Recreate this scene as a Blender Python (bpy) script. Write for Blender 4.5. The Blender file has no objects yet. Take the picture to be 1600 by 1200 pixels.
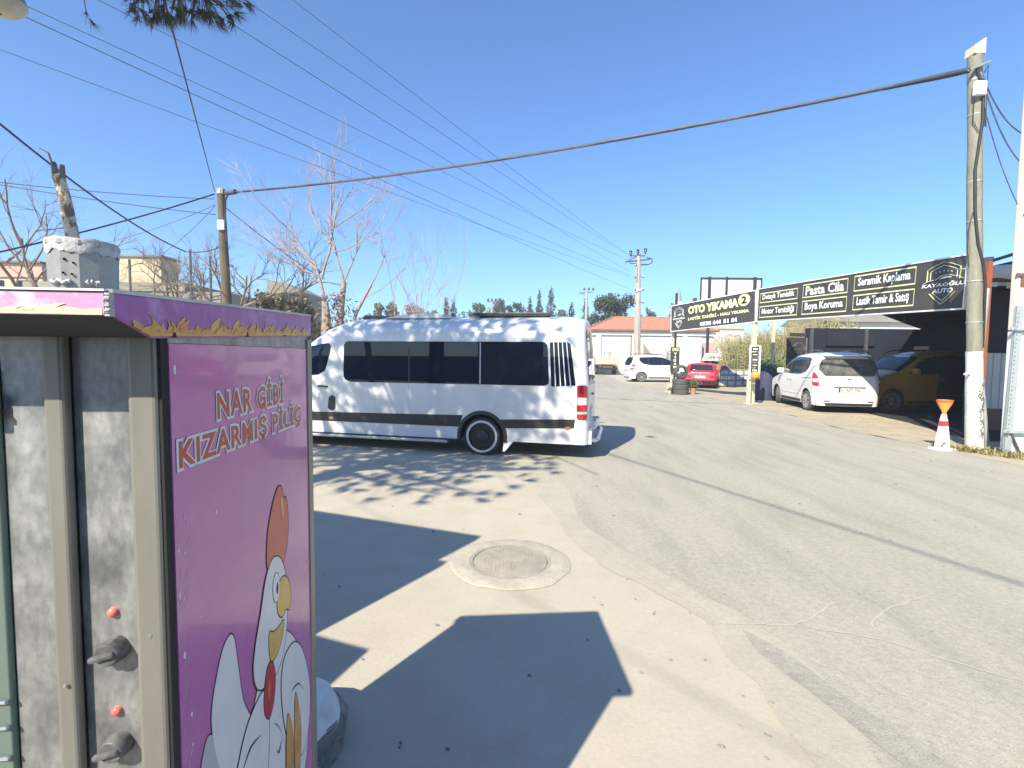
import bpy, math, random
from mathutils import Vector, Matrix, noise
R = random.Random(7)
PI = math.pi
rad = math.radians
S = bpy.context.scene
COL = S.collection

# ------------------------------------------------------------------ camera, sky, sun, exposure
cam_d = bpy.data.cameras.new('camera')
cam = bpy.data.objects.new('camera', cam_d); COL.objects.link(cam)
cam_d.sensor_width = 36.0; cam_d.sensor_fit = 'HORIZONTAL'
cam_d.lens = 36.0 * 750 / 1600
cam_d.clip_start = 0.05; cam_d.clip_end = 2000
cam.matrix_world = Matrix.Translation((0, 0, 1.75)) @ Matrix.Rotation(rad(90 - 3.3575), 4, 'X') @ Matrix.Rotation(0.010, 4, 'Z')
S.camera = cam

SUN_EL, SUN_AZ = rad(40.5), rad(33)            # shadows run 33 degrees to the right of straight ahead
travel = Vector((math.sin(SUN_AZ) * math.cos(SUN_EL), math.cos(SUN_AZ) * math.cos(SUN_EL), -math.sin(SUN_EL)))
world = bpy.data.worlds.new('World'); S.world = world; world.use_nodes = True
wn = world.node_tree
sky = wn.nodes.new('ShaderNodeTexSky'); sky.sky_type = 'NISHITA'; sky.sun_disc = False
sky.sun_elevation = SUN_EL; sky.sun_rotation = math.atan2(-travel.x, -travel.y)
sky.air_density = 1.0; sky.dust_density = 0.30; sky.ozone_density = 1.6; sky.altitude = 0
tint = wn.nodes.new('ShaderNodeVectorMath'); tint.operation = 'MULTIPLY'; tint.inputs[1].default_value = (0.60, 0.88, 1.20)
wn.links.new(sky.outputs[0], tint.inputs[0]); wn.links.new(tint.outputs[0], wn.nodes['Background'].inputs[0])
wn.nodes['Background'].inputs[1].default_value = 0.095
sun_d = bpy.data.lights.new('sun', 'SUN'); sun_d.energy = 4.4; sun_d.angle = rad(0.55); sun_d.color = (1.0, 0.925, 0.755)
sun = bpy.data.objects.new('sun', sun_d); COL.objects.link(sun)
sun.rotation_euler = travel.to_track_quat('-Z', 'Y').to_euler()
vs = S.view_settings
vs.view_transform = 'Standard'; vs.look = 'None'; vs.gamma = 1.0; vs.use_curve_mapping = False
vs.exposure = 1.10
S.cycles.max_bounces = 6; S.cycles.use_denoising = True

# ------------------------------------------------------------------ materials
def mat(name, c1, c2=None, scale=3.0, rough=0.6, metal=0.0, bump=0.0, bscale=40.0, stretch=(1, 1, 1), coat=0.0, spec=0.5,
        fine=0.0, fscale=120.0, lo=0.35, hi=0.65, rough2=None, detail=6.0, alpha=None, trans=0.0):
    m = bpy.data.materials.new(name); m.use_nodes = True
    nt = m.node_tree; N = nt.nodes; L = nt.links
    p = N['Principled BSDF']
    p.inputs['Base Color'].default_value = (*c1, 1); p.inputs['Roughness'].default_value = rough
    p.inputs['Metallic'].default_value = metal; p.inputs['Specular IOR Level'].default_value = spec
    if coat: p.inputs['Coat Weight'].default_value = coat; p.inputs['Coat Roughness'].default_value = 0.04
    if trans: p.inputs['Transmission Weight'].default_value = trans
    if c2 is None and not bump and not fine: return m
    tc = N.new('ShaderNodeTexCoord'); mp = N.new('ShaderNodeMapping'); mp.inputs['Scale'].default_value = stretch
    L.new(tc.outputs['Object'], mp.inputs[0])
    col = None
    if c2 is not None:
        n = N.new('ShaderNodeTexNoise'); n.inputs['Scale'].default_value = scale; n.inputs['Detail'].default_value = detail
        n.inputs['Roughness'].default_value = 0.62
        L.new(mp.outputs[0], n.inputs['Vector'])
        r = N.new('ShaderNodeValToRGB'); r.color_ramp.elements[0].position = lo; r.color_ramp.elements[1].position = hi
        r.color_ramp.elements[0].color = (*c1, 1); r.color_ramp.elements[1].color = (*c2, 1)
        L.new(n.outputs['Fac'], r.inputs[0]); col = r.outputs[0]
        if rough2 is not None:
            mr = N.new('ShaderNodeMapRange'); mr.inputs[1].default_value = lo; mr.inputs[2].default_value = hi
            mr.inputs[3].default_value = rough; mr.inputs[4].default_value = rough2
            L.new(n.outputs['Fac'], mr.inputs[0]); L.new(mr.outputs[0], p.inputs['Roughness'])
    if fine:
        n2 = N.new('ShaderNodeTexNoise'); n2.inputs['Scale'].default_value = fscale; n2.inputs['Detail'].default_value = 3
        L.new(mp.outputs[0], n2.inputs['Vector'])
        mr = N.new('ShaderNodeMapRange'); mr.inputs[1].default_value = 0.3; mr.inputs[2].default_value = 0.7
        mr.inputs[3].default_value = 1 - fine; mr.inputs[4].default_value = 1 + fine
        L.new(n2.outputs['Fac'], mr.inputs[0])
        mx = N.new('ShaderNodeVectorMath'); mx.operation = 'MULTIPLY'
        if col is None:
            mx.inputs[0].default_value = c1
        else: L.new(col, mx.inputs[0])
        L.new(mr.outputs[0], mx.inputs[1]); col = mx.outputs[0]
    if col is not None: L.new(col, p.inputs['Base Color'])
    if bump:
        n3 = N.new('ShaderNodeTexNoise'); n3.inputs['Scale'].default_value = bscale; n3.inputs['Detail'].default_value = 5
        L.new(mp.outputs[0], n3.inputs['Vector'])
        b = N.new('ShaderNodeBump'); b.inputs['Strength'].default_value = bump; b.inputs['Distance'].default_value = 0.02
        L.new(n3.outputs['Fac'], b.inputs['Height']); L.new(b.outputs[0], p.inputs['Normal'])
    return m

def ground_mat(name, ca, cb, cc, s1, s2, grain, gscale, bump, stretch=(1, 1, 1), rot=0.0):
    """dusty ground: two scales of tone patches, a fine aggregate grain and relief"""
    m = bpy.data.materials.new(name); m.use_nodes = True
    nt = m.node_tree; N = nt.nodes; L = nt.links; p = N['Principled BSDF']
    p.inputs['Roughness'].default_value = 0.88; p.inputs['Specular IOR Level'].default_value = 0.25
    tc = N.new('ShaderNodeTexCoord'); mp = N.new('ShaderNodeMapping')
    mp.inputs['Rotation'].default_value = (0, 0, rot); mp.inputs['Scale'].default_value = stretch
    L.new(tc.outputs['Object'], mp.inputs[0])
    def nz(sc, det, src):
        n = N.new('ShaderNodeTexNoise'); n.inputs['Scale'].default_value = sc; n.inputs['Detail'].default_value = det
        n.inputs['Roughness'].default_value = 0.6; L.new(src, n.inputs['Vector']); return n.outputs['Fac']
    def ramp(f, a, b):
        r = N.new('ShaderNodeMapRange'); r.inputs[1].default_value = a; r.inputs[2].default_value = b; L.new(f, r.inputs[0]); return r.outputs[0]
    def mix(f, a, b):
        x = N.new('ShaderNodeMix'); x.data_type = 'RGBA'; L.new(f, x.inputs[0])
        for sock, v in ((x.inputs[6], a), (x.inputs[7], b)):
            if isinstance(v, tuple): sock.default_value = (*v, 1)
            else: L.new(v, sock)
        return x.outputs[2]
    c = mix(ramp(nz(s1, 7, mp.outputs[0]), 0.38, 0.66), ca, cb)
    c = mix(ramp(nz(s2, 8, mp.outputs[0]), 0.45, 0.72), c, cc)
    g = nz(gscale, 3, tc.outputs['Object'])
    g2 = nz(gscale * 0.17, 5, tc.outputs['Object'])
    mr = N.new('ShaderNodeMapRange'); mr.inputs[1].default_value = 0.25; mr.inputs[2].default_value = 0.75
    mr.inputs[3].default_value = 1 - grain; mr.inputs[4].default_value = 1 + grain; L.new(g, mr.inputs[0])
    mr2 = N.new('ShaderNodeMapRange'); mr2.inputs[1].default_value = 0.3; mr2.inputs[2].default_value = 0.7
    mr2.inputs[3].default_value = 1 - grain * 0.5; mr2.inputs[4].default_value = 1 + grain * 0.5; L.new(g2, mr2.inputs[0])
    mm = N.new('ShaderNodeMath'); mm.operation = 'MULTIPLY'; L.new(mr.outputs[0], mm.inputs[0]); L.new(mr2.outputs[0], mm.inputs[1])
    vm = N.new('ShaderNodeVectorMath'); vm.operation = 'MULTIPLY'; L.new(c, vm.inputs[0]); L.new(mm.outputs[0], vm.inputs[1])
    L.new(vm.outputs[0], p.inputs['Base Color'])
    ad = N.new('ShaderNodeMath'); ad.operation = 'ADD'; L.new(g, ad.inputs[0]); L.new(g2, ad.inputs[1])
    b = N.new('ShaderNodeBump'); b.inputs['Strength'].default_value = bump; b.inputs['Distance'].default_value = 0.008
    L.new(ad.outputs[0], b.inputs['Height']); L.new(b.outputs[0], p.inputs['Normal'])
    return m

M = {}
M['ground'] = ground_mat('dusty_concrete', (0.445, 0.40, 0.318), (0.48, 0.432, 0.345), (0.41, 0.368, 0.292), 0.7, 2.3, 0.10, 220, 0.35)
M['asphalt'] = ground_mat('dusty_asphalt', (0.365, 0.335, 0.275), (0.40, 0.368, 0.302), (0.30, 0.278, 0.232), 0.45, 1.3, 0.22, 130, 0.55, (1.6, 0.35, 1), -0.25)
M['asphalt_dark'] = ground_mat('worn_asphalt', (0.325, 0.302, 0.255), (0.365, 0.337, 0.28), (0.295, 0.275, 0.235), 1.6, 5, 0.25, 110, 0.6)
M['forecourt'] = ground_mat('sandy_forecourt', (0.40, 0.345, 0.25), (0.47, 0.39, 0.27), (0.33, 0.28, 0.20), 0.5, 2.5, 0.14, 150, 0.4)
M['collar'] = ground_mat('manhole_concrete', (0.455, 0.412, 0.33), (0.49, 0.445, 0.358), (0.39, 0.355, 0.285), 3.5, 9, 0.16, 160, 0.7)
M['iron'] = mat('dusty_cast_iron', (0.40, 0.36, 0.285), (0.30, 0.27, 0.22), 6, 0.85, bump=0.6, bscale=70, fine=0.12)
M['sand_crack'] = mat('sand_filled_crack', (0.46, 0.425, 0.35), rough=0.95)
M['white'] = mat('white_paint', (0.64, 0.64, 0.635), rough=0.32, coat=0.6, c2=(0.60, 0.60, 0.59), scale=1.2, rough2=0.4)
M['white_car'] = mat('white_car_paint', (0.80, 0.80, 0.78), (0.76, 0.755, 0.735), 2, 0.3, coat=0.8)
M['black_trim'] = mat('black_trim', (0.018, 0.018, 0.02), (0.03, 0.03, 0.032), 8, 0.42)
M['under'] = mat('underbody_black', (0.012, 0.012, 0.013), (0.02, 0.02, 0.02), 8, 0.85)
M['glass'] = mat('tinted_glass', (0.004, 0.008, 0.022), rough=0.02, spec=0.42)
M['glass_car'] = mat('car_glass', (0.02, 0.024, 0.03), rough=0.04, spec=0.7)
M['glass_dust'] = mat('dusty_rear_glass', (0.16, 0.16, 0.155), (0.06, 0.06, 0.065), 5, 0.3, rough2=0.15)
M['tyre'] = mat('tyre_rubber', (0.022, 0.022, 0.023), (0.045, 0.042, 0.038), 10, 0.8, bump=0.3, bscale=60)
M['tyre_dusty'] = mat('dusty_tyre_rubber', (0.06, 0.06, 0.056), (0.10, 0.095, 0.085), 9, 0.85, bump=0.3, bscale=60)
M['rim_black'] = mat('black_rim', (0.015, 0.015, 0.017), (0.025, 0.025, 0.025), 6, 0.4)
M['alloy'] = mat('alloy_rim', (0.55, 0.55, 0.54), (0.40, 0.40, 0.39), 9, 0.38, 0.6)
M['whitewall'] = mat('whitewall', (0.62, 0.62, 0.61), (0.5, 0.5, 0.48), 10, 0.6)
M['red_lens'] = mat('red_lens', (0.45, 0.012, 0.018), rough=0.12, coat=0.6)
M['clear_lens'] = mat('clear_lens', (0.62, 0.62, 0.62), (0.5, 0.5, 0.5), 30, 0.12, coat=0.6)
M['amber'] = mat('amber_lens', (0.36, 0.13, 0.05), rough=0.2, coat=0.4)
M['chrome'] = mat('chrome', (0.62, 0.62, 0.62), rough=0.2, metal=0.9)
M['silver'] = mat('silver_trim', (0.50, 0.50, 0.51), (0.38, 0.38, 0.38), 5, 0.4, 0.6)
M['plate_white'] = mat('plate_white', (0.72, 0.72, 0.70), rough=0.5)
M['ink'] = mat('black_ink', (0.015, 0.015, 0.016), rough=0.55)
M['blue'] = mat('plate_blue', (0.02, 0.06, 0.35), rough=0.5)
M['red_car'] = mat('red_car_paint', (0.46, 0.012, 0.03), (0.40, 0.014, 0.03), 3, 0.35, coat=0.5)
M['red_faded'] = mat('faded_red_paint', (0.42, 0.10, 0.08), (0.36, 0.07, 0.06), 3, 0.55)
M['yellow_car'] = mat('yellow_taxi_paint', (0.50, 0.26, 0.02), (0.46, 0.23, 0.018), 3, 0.35, coat=0.5)
M['steel'] = mat('scratched_sheet_steel', (0.20, 0.205, 0.21), (0.46, 0.46, 0.445), 13, 0.42, 0.6, rough2=0.6, fine=0.14, fscale=90, lo=0.34, hi=0.70, stretch=(1.3, 1.3, 0.75), detail=11)
M['steel_strip'] = mat('brushed_steel_strip', (0.22, 0.208, 0.182), (0.265, 0.25, 0.22), 4, 0.42, 0.3, stretch=(4, 4, 0.6))
M['galv'] = mat('galvanised_sheet', (0.25, 0.255, 0.245), (0.33, 0.335, 0.32), 14, 0.5, 0.3, fine=0.05)
M['galv_rough'] = mat('flaky_white_sealant', (0.52, 0.51, 0.49), (0.33, 0.33, 0.325), 40, 0.8, bump=0.25, bscale=90)
M['purple'] = mat('purple_printed_vinyl', (0.42, 0.115, 0.325), (0.50, 0.175, 0.39), 1.6, 0.20, coat=0.35, bump=0.03, bscale=5, fine=0.04, fscale=30)
M['purple_worn'] = mat('worn_purple_vinyl', (0.30, 0.085, 0.31), (0.50, 0.30, 0.48), 16, 0.34, lo=0.50, hi=0.78, fine=0.08, fscale=70)
M['pink_faded'] = mat('sun_faded_purple_vinyl', (0.50, 0.27, 0.45), (0.64, 0.56, 0.57), 30, 0.5, lo=0.45, hi=0.62)
M['flame_yellow'] = mat('flame_print_yellow', (0.62, 0.42, 0.10), (0.56, 0.28, 0.05), 22, 0.35)
M['flame_orange'] = mat('flame_print_orange', (0.58, 0.20, 0.035), (0.60, 0.34, 0.07), 30, 0.35)
M['flame_pale'] = mat('faded_flame_print', (0.80, 0.70, 0.46), (0.76, 0.56, 0.30), 26, 0.5)
M['flame_faint'] = mat('washed_out_flame_print', (0.78, 0.58, 0.36), (0.80, 0.70, 0.50), 40, 0.5)
M['text_red'] = mat('red_print', (0.42, 0.055, 0.035), (0.47, 0.08, 0.05), 25, 0.3)
M['print_white'] = mat('white_print', (0.66, 0.66, 0.68), (0.60, 0.61, 0.63), 12, 0.3)
M['print_shade'] = mat('grey_print', (0.42, 0.43, 0.45), rough=0.3)
M['print_red'] = mat('comb_red_print', (0.47, 0.07, 0.045), (0.54, 0.11, 0.07), 9, 0.3)
M['print_dred'] = mat('wattle_red_print', (0.34, 0.015, 0.02), (0.42, 0.03, 0.03), 9, 0.3)
M['print_yellow'] = mat('beak_yellow_print', (0.62, 0.42, 0.08), (0.55, 0.34, 0.06), 9, 0.3)
M['print_brown'] = mat('brown_print', (0.45, 0.20, 0.05), (0.58, 0.32, 0.09), 14, 0.3)
M['knob'] = mat('greasy_black_knob', (0.05, 0.05, 0.05), (0.16, 0.16, 0.155), 40, 0.4, bump=0.15, bscale=60)
M['lamp_red'] = mat('red_pilot_lens', (0.75, 0.13, 0.10), (0.82, 0.22, 0.17), 30, 0.25)
M['soffit'] = mat('soffit_painted_shade', (0.03, 0.034, 0.045), rough=0.7)  # shade under the canopy put into the soffit colour
M['dark_gap'] = mat('dark_gap', (0.02, 0.019, 0.018), rough=0.9)
M['edge_glass'] = mat('greenish_glass', (0.30, 0.40, 0.36), rough=0.08, trans=0.6)
M['stone'] = mat('pitted_grey_stone', (0.24, 0.24, 0.235), (0.13, 0.13, 0.12), 14, 0.92, bump=1.0, bscale=22, fine=0.18, fscale=60)
M['whitewash'] = mat('whitewashed_stone', (0.66, 0.66, 0.66), (0.52, 0.52, 0.51), 9, 0.9, bump=0.5, bscale=25)
M['sign_black'] = mat('black_signboard', (0.048, 0.044, 0.043), (0.062, 0.057, 0.054), 2, 0.45, fine=0.05)  # dark grey of the boards themselves
M['sign_edge'] = mat('white_sign_edge', (0.72, 0.71, 0.68), rough=0.5)
M['sign_yellow'] = mat('yellow_lettering', (0.74, 0.73, 0.38), rough=0.5)
M['sign_white'] = mat('white_lettering', (0.80, 0.80, 0.77), rough=0.5)
M['cream_post'] = mat('cream_painted_steel', (0.66, 0.60, 0.44), (0.55, 0.49, 0.35), 6, 0.55)
M['dark_post'] = mat('dark_grey_steel', (0.07, 0.07, 0.075), (0.10, 0.10, 0.10), 6, 0.6)
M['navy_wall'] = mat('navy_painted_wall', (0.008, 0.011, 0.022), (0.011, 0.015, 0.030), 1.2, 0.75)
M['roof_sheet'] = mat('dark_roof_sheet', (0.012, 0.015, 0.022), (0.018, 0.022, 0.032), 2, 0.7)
M['shop_floor'] = ground_mat('shop_floor_painted_shade', (0.030, 0.030, 0.032), (0.042, 0.041, 0.040), (0.022, 0.022, 0.024), 0.9, 3, 0.12, 120, 0.3)  # shade of the bay put into a near-black floor colour
M['wood_pole'] = mat('weathered_dark_wood', (0.10, 0.075, 0.05), (0.16, 0.125, 0.085), 7, 0.9, bump=0.8, bscale=30, stretch=(3, 3, 0.35))
M['pole_green'] = mat('lichen_grey_pole', (0.22, 0.215, 0.165), (0.30, 0.285, 0.22), 5, 0.9, bump=0.7, bscale=24, stretch=(2.5, 2.5, 0.5), fine=0.14)
M['pole_white'] = mat('whitewashed_pole_base', (0.70, 0.69, 0.62), (0.58, 0.57, 0.50), 6, 0.9, bump=0.4, bscale=30)
M['graffiti'] = mat('dark_spray_marks', (0.14, 0.15, 0.12), (0.22, 0.23, 0.19), 12, 0.85)
M['conc_pole'] = mat('pale_concrete_pole', (0.46, 0.41, 0.33), (0.38, 0.34, 0.28), 2, 0.9)
M['cable'] = mat('black_cable', (0.02, 0.024, 0.028), (0.035, 0.038, 0.04), 5, 0.6)
M['cable_grey'] = mat('bundled_grey_cable', (0.055, 0.06, 0.07), (0.085, 0.09, 0.095), 6, 0.6)
M['wire_thin'] = mat('aluminium_wire', (0.10, 0.14, 0.19), rough=0.5)
M['insul'] = mat('brown_insulator', (0.06, 0.045, 0.05), rough=0.25)
M['birch'] = mat('peeling_pale_bark', (0.58, 0.52, 0.42), (0.20, 0.14, 0.085), 13, 0.9, bump=0.6, bscale=30, stretch=(1, 1, 0.6), lo=0.47, hi=0.56)
M['bark'] = mat('grey_brown_bark', (0.17, 0.13, 0.095), (0.25, 0.195, 0.15), 9, 0.9, bump=0.7, bscale=25)
M['bark_pale'] = mat('pale_grey_bark', (0.36, 0.29, 0.24), (0.25, 0.20, 0.165), 6, 0.9, bump=0.4, bscale=25)
M['twig'] = mat('pinkish_bare_twigs', (0.44, 0.345, 0.31), (0.36, 0.28, 0.25), 3, 0.9)
M['twig_dark'] = mat('grey_brown_twigs', (0.17, 0.135, 0.105), (0.24, 0.19, 0.15), 3, 0.9)
M['pine_bark'] = mat('pine_bark', (0.09, 0.062, 0.045), (0.15, 0.105, 0.075), 8, 0.95, bump=0.9, bscale=18)
M['needle'] = mat('pine_needles', (0.045, 0.062, 0.026), (0.095, 0.082, 0.032), 3, 0.65)
M['conifer'] = mat('dark_conifer_foliage', (0.038, 0.058, 0.032), (0.07, 0.095, 0.045), 0.8, 0.8)
M['conifer2'] = mat('olive_conifer_foliage', (0.075, 0.09, 0.04), (0.12, 0.125, 0.055), 0.8, 0.8)
M['bushgreen'] = mat('bright_bush_foliage', (0.07, 0.115, 0.035), (0.11, 0.15, 0.05), 2, 0.75)
M['dry_shrub'] = mat('dry_olive_shrub', (0.17, 0.15, 0.075), (0.25, 0.22, 0.13), 4, 0.85)
M['reed'] = mat('dry_reeds', (0.26, 0.24, 0.10), (0.40, 0.34, 0.19), 1.3, 0.8)
M['reed_green'] = mat('green_reeds', (0.13, 0.16, 0.05), (0.23, 0.23, 0.09), 1.3, 0.75)
M['weed'] = mat('dry_weeds', (0.17, 0.18, 0.055), (0.33, 0.28, 0.13), 6, 0.85)
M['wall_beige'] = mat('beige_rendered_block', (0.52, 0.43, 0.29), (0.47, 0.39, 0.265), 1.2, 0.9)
M['wall_grey'] = mat('grey_brown_wall', (0.27, 0.245, 0.19), (0.21, 0.19, 0.15), 1.0, 0.92, bump=0.3, bscale=6)  # grey-brown with random tone variation
M['wall_pink'] = mat('pink_rendered_wall', (0.56, 0.33, 0.27), (0.52, 0.31, 0.255), 1.0, 0.9)
M['wall_white'] = mat('white_rendered_wall', (0.70, 0.685, 0.63), (0.64, 0.625, 0.57), 0.8, 0.85)
M['tile_red'] = mat('red_roof_tile', (0.44, 0.20, 0.13), (0.38, 0.17, 0.11), 3, 0.85)
M['shutter'] = mat('pale_roller_shutter', (0.62, 0.62, 0.585), (0.57, 0.57, 0.54), 1.0, 0.6)
M['brown_trim'] = mat('brown_fascia', (0.16, 0.09, 0.06), rough=0.7)
M['truck_beige'] = mat('dusty_beige_truck', (0.53, 0.46, 0.36), (0.46, 0.40, 0.31), 3, 0.7)
M['rust'] = mat('rusty_orange_steel', (0.38, 0.10, 0.045), (0.26, 0.08, 0.045), 6, 0.8)
M['cloth'] = mat('white_awning_cloth', (0.78, 0.78, 0.76), (0.70, 0.70, 0.69), 3, 0.85)
M['fence_white'] = mat('white_sheet_fence', (0.52, 0.53, 0.54), (0.46, 0.47, 0.48), 2, 0.6)
M['totem'] = mat('white_enamel_cabinet', (0.74, 0.75, 0.72), (0.68, 0.70, 0.66), 2, 0.55)
M['totem_cream'] = mat('cream_painted_mast', (0.70, 0.62, 0.53), (0.64, 0.57, 0.49), 3, 0.6)
M['galv_post'] = mat('galvanised_angle_post', (0.50, 0.54, 0.53), (0.42, 0.46, 0.45), 10, 0.5, 0.4)
M['orange'] = mat('orange_plastic', (0.75, 0.27, 0.035), (0.70, 0.36, 0.09), 9, 0.45)
M['orange_rim'] = mat('red_orange_plastic', (0.74, 0.12, 0.03), rough=0.45)
M['cone_white'] = mat('sun_bleached_white_plastic', (0.76, 0.68, 0.60), (0.78, 0.75, 0.70), 6, 0.55)
M['cone_red'] = mat('red_band', (0.55, 0.05, 0.04), rough=0.5)
M['billboard'] = mat('white_billboard_sheet', (0.76, 0.75, 0.76), (0.70, 0.69, 0.70), 1, 0.6)
M['black_frame'] = mat('black_steel_frame', (0.03, 0.03, 0.035), rough=0.6)
M['pane_grey'] = mat('dusty_window_pane', (0.50, 0.50, 0.48), (0.38, 0.39, 0.38), 8, 0.3)
M['frame_olive'] = mat('grey_green_frame', (0.17, 0.17, 0.13), (0.22, 0.22, 0.17), 8, 0.6)
M['tarp'] = mat('dark_blue_tarpaulin', (0.022, 0.025, 0.075), (0.03, 0.035, 0.06), 5, 0.7)
M['minaret_grey'] = mat('grey_lead_cone', (0.24, 0.26, 0.30), rough=0.6)
M['terracotta'] = mat('terracotta_pot', (0.42, 0.28, 0.18), rough=0.85)
M['flower'] = mat('red_flowers', (0.60, 0.06, 0.03), (0.65, 0.15, 0.03), 20, 0.7)
M['lamp_glass'] = mat('dusty_lamp_bowl', (0.50, 0.47, 0.40), (0.40, 0.37, 0.31), 8, 0.4)

# ------------------------------------------------------------------ mesh helpers
class MB:
    def __init__(s): s.v = []; s.f = []
    def add(s, vs, fs):
        o = len(s.v); s.v += [tuple(v) for v in vs]; s.f += [tuple(i + o for i in f) for f in fs]; return s
    def box(s, x0, x1, y0, y1, z0, z1, mtx=None):
        vs = [Vector((x, y, z)) for z in (z0, z1) for y in (y0, y1) for x in (x0, x1)]
        if mtx is not None: vs = [mtx @ v for v in vs]
        return s.add(vs, [(0, 2, 3, 1), (4, 5, 7, 6), (0, 1, 5, 4), (1, 3, 7, 5), (3, 2, 6, 7), (2, 0, 4, 6)])
    def bar(s, a, b, w, h=None, up=(0, 0, 1)):
        a = Vector(a); b = Vector(b); d = (b - a); L = d.length; d.normalize(); up = Vector(up)
        if abs(d.dot(up)) > 0.98: up = Vector((1, 0, 0))
        x = d.cross(up).normalized(); y = x.cross(d); h = h or w
        vs = [p + x * sx * w / 2 + y * sy * h / 2 for p in (a, b) for sy in (-1, 1) for sx in (-1, 1)]
        return s.add(vs, [(0, 1, 3, 2), (4, 6, 7, 5), (0, 4, 5, 1), (1, 5, 7, 3), (3, 7, 6, 2), (2, 6, 4, 0)])
    def tube(s, pts, rr, n=6, caps=True, jitter=0.0):
        pts = [Vector(p) for p in pts]; k = len(pts)
        if not isinstance(rr, (list, tuple)): rr = [rr] * k
        up = None; rings = []
        for i, p in enumerate(pts):
            d = (pts[min(i + 1, k - 1)] - pts[max(i - 1, 0)])
            if d.length < 1e-9: d = Vector((0, 0, 1))
            d.normalize()
            if up is None:
                up = Vector((0, 0, 1)) if abs(d.z) < 0.9 else Vector((1, 0, 0))
            x = d.cross(up)
            if x.length < 1e-5: x = d.orthogonal()
            x.normalize(); y = d.cross(x); up = -y if False else x.cross(d)
            ring = []
            for j in range(n):
                a = 2 * PI * j / n; r = rr[i] * (1 + (R.uniform(-jitter, jitter) if jitter else 0))
                ring.append(p + x * math.cos(a) * r + y * math.sin(a) * r)
            rings.append(ring)
        vs = [v for r in rings for v in r]; fs = []
        for i in range(k - 1):
            for j in range(n):
                a = i * n + j; b = i * n + (j + 1) % n
                fs.append((a, b, b + n, a + n))
        if caps:
            fs.append(tuple(range(n - 1, -1, -1))); fs.append(tuple((k - 1) * n + j for j in range(n)))
        return s.add(vs, fs)
    def lathe(s, prof, n=24, o=(0, 0, 0), axis='Z', caps=True):
        vs = []; fs = []; k = len(prof); o = Vector(o)
        for (r, h) in prof:
            for j in range(n):
                a = 2 * PI * j / n; c, d = math.cos(a) * r, math.sin(a) * r
                vs.append(o + (Vector((c, d, h)) if axis == 'Z' else Vector((c, h, d)) if axis == 'Y' else Vector((h, c, d))))
        for i in range(k - 1):
            for j in range(n):
                a = i * n + j; b = i * n + (j + 1) % n
                fs.append((a, b, b + n, a + n))
        if caps:
            if prof[0][0] > 1e-6: fs.append(tuple(range(n - 1, -1, -1)))
            if prof[-1][0] > 1e-6: fs.append(tuple((k - 1) * n + j for j in range(n)))
        return s.add(vs, fs)
    def prism(s, poly, f0, f1):
        """poly: list of 2-D points; f0/f1 map a 2-D point to the 3-D back / front"""
        k = len(poly); vs = [f0(*p) for p in poly] + [f1(*p) for p in poly]
        fs = [tuple(range(k - 1, -1, -1)), tuple(range(k, 2 * k))] + [(i, (i + 1) % k, k + (i + 1) % k, k + i) for i in range(k)]
        return s.add(vs, fs)
    def tri(s, a, b, c): return s.add([a, b, c], [(0, 1, 2)])
    def quad(s, a, b, c, d): return s.add([a, b, c, d], [(0, 1, 2, 3)])
    def build(s, name, m, parent=None, smooth=None, bevel=0.0, bseg=2, kind=None, label=None, weld=False):
        me = bpy.data.meshes.new(name); me.from_pydata(s.v, [], s.f); me.update()
        if weld or True:
            import bmesh
            bm = bmesh.new(); bm.from_mesh(me)
            if weld: bmesh.ops.remove_doubles(bm, verts=bm.verts, dist=1e-5)
            if len(bm.faces) < 60000: bmesh.ops.recalc_face_normals(bm, faces=bm.faces)
            bm.to_mesh(me); bm.free()
        me.materials.append(M[m] if isinstance(m, str) else m)
        if smooth is not None:
            me.shade_smooth(); me.set_sharp_from_angle(angle=rad(smooth))
        o = bpy.data.objects.new(name, me); COL.objects.link(o)
        if parent is not None: o.parent = parent
        if bevel:
            b = o.modifiers.new('bevel', 'BEVEL'); b.width = bevel; b.segments = bseg; b.limit_method = 'ANGLE'; b.angle_limit = rad(40)
        if kind: o['kind'] = kind
        if label: o['label'] = label
        return o

def thing(name, label, cat, loc=(0, 0, 0), rz=0.0, group=None, rot=None):
    o = bpy.data.objects.new(name, None); COL.objects.link(o); o.empty_display_size = 0.2
    o.location = loc; o.rotation_euler = rot if rot else (0, 0, rz)
    o['label'] = label; o['category'] = cat
    if group: o['group'] = group
    return o
def tag(o, label, cat, group=None, kind=None):
    o['label'] = label; o['category'] = cat
    if group: o['group'] = group
    if kind: o['kind'] = kind
    return o
def copy_tree(o, parent=None):
    c = o.copy(); COL.objects.link(c); c.parent = parent
    for ch in list(o.children): copy_tree(ch, c)
    return c
def sub(P, o): return tuple(Vector(P) - Vector(o))

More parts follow.
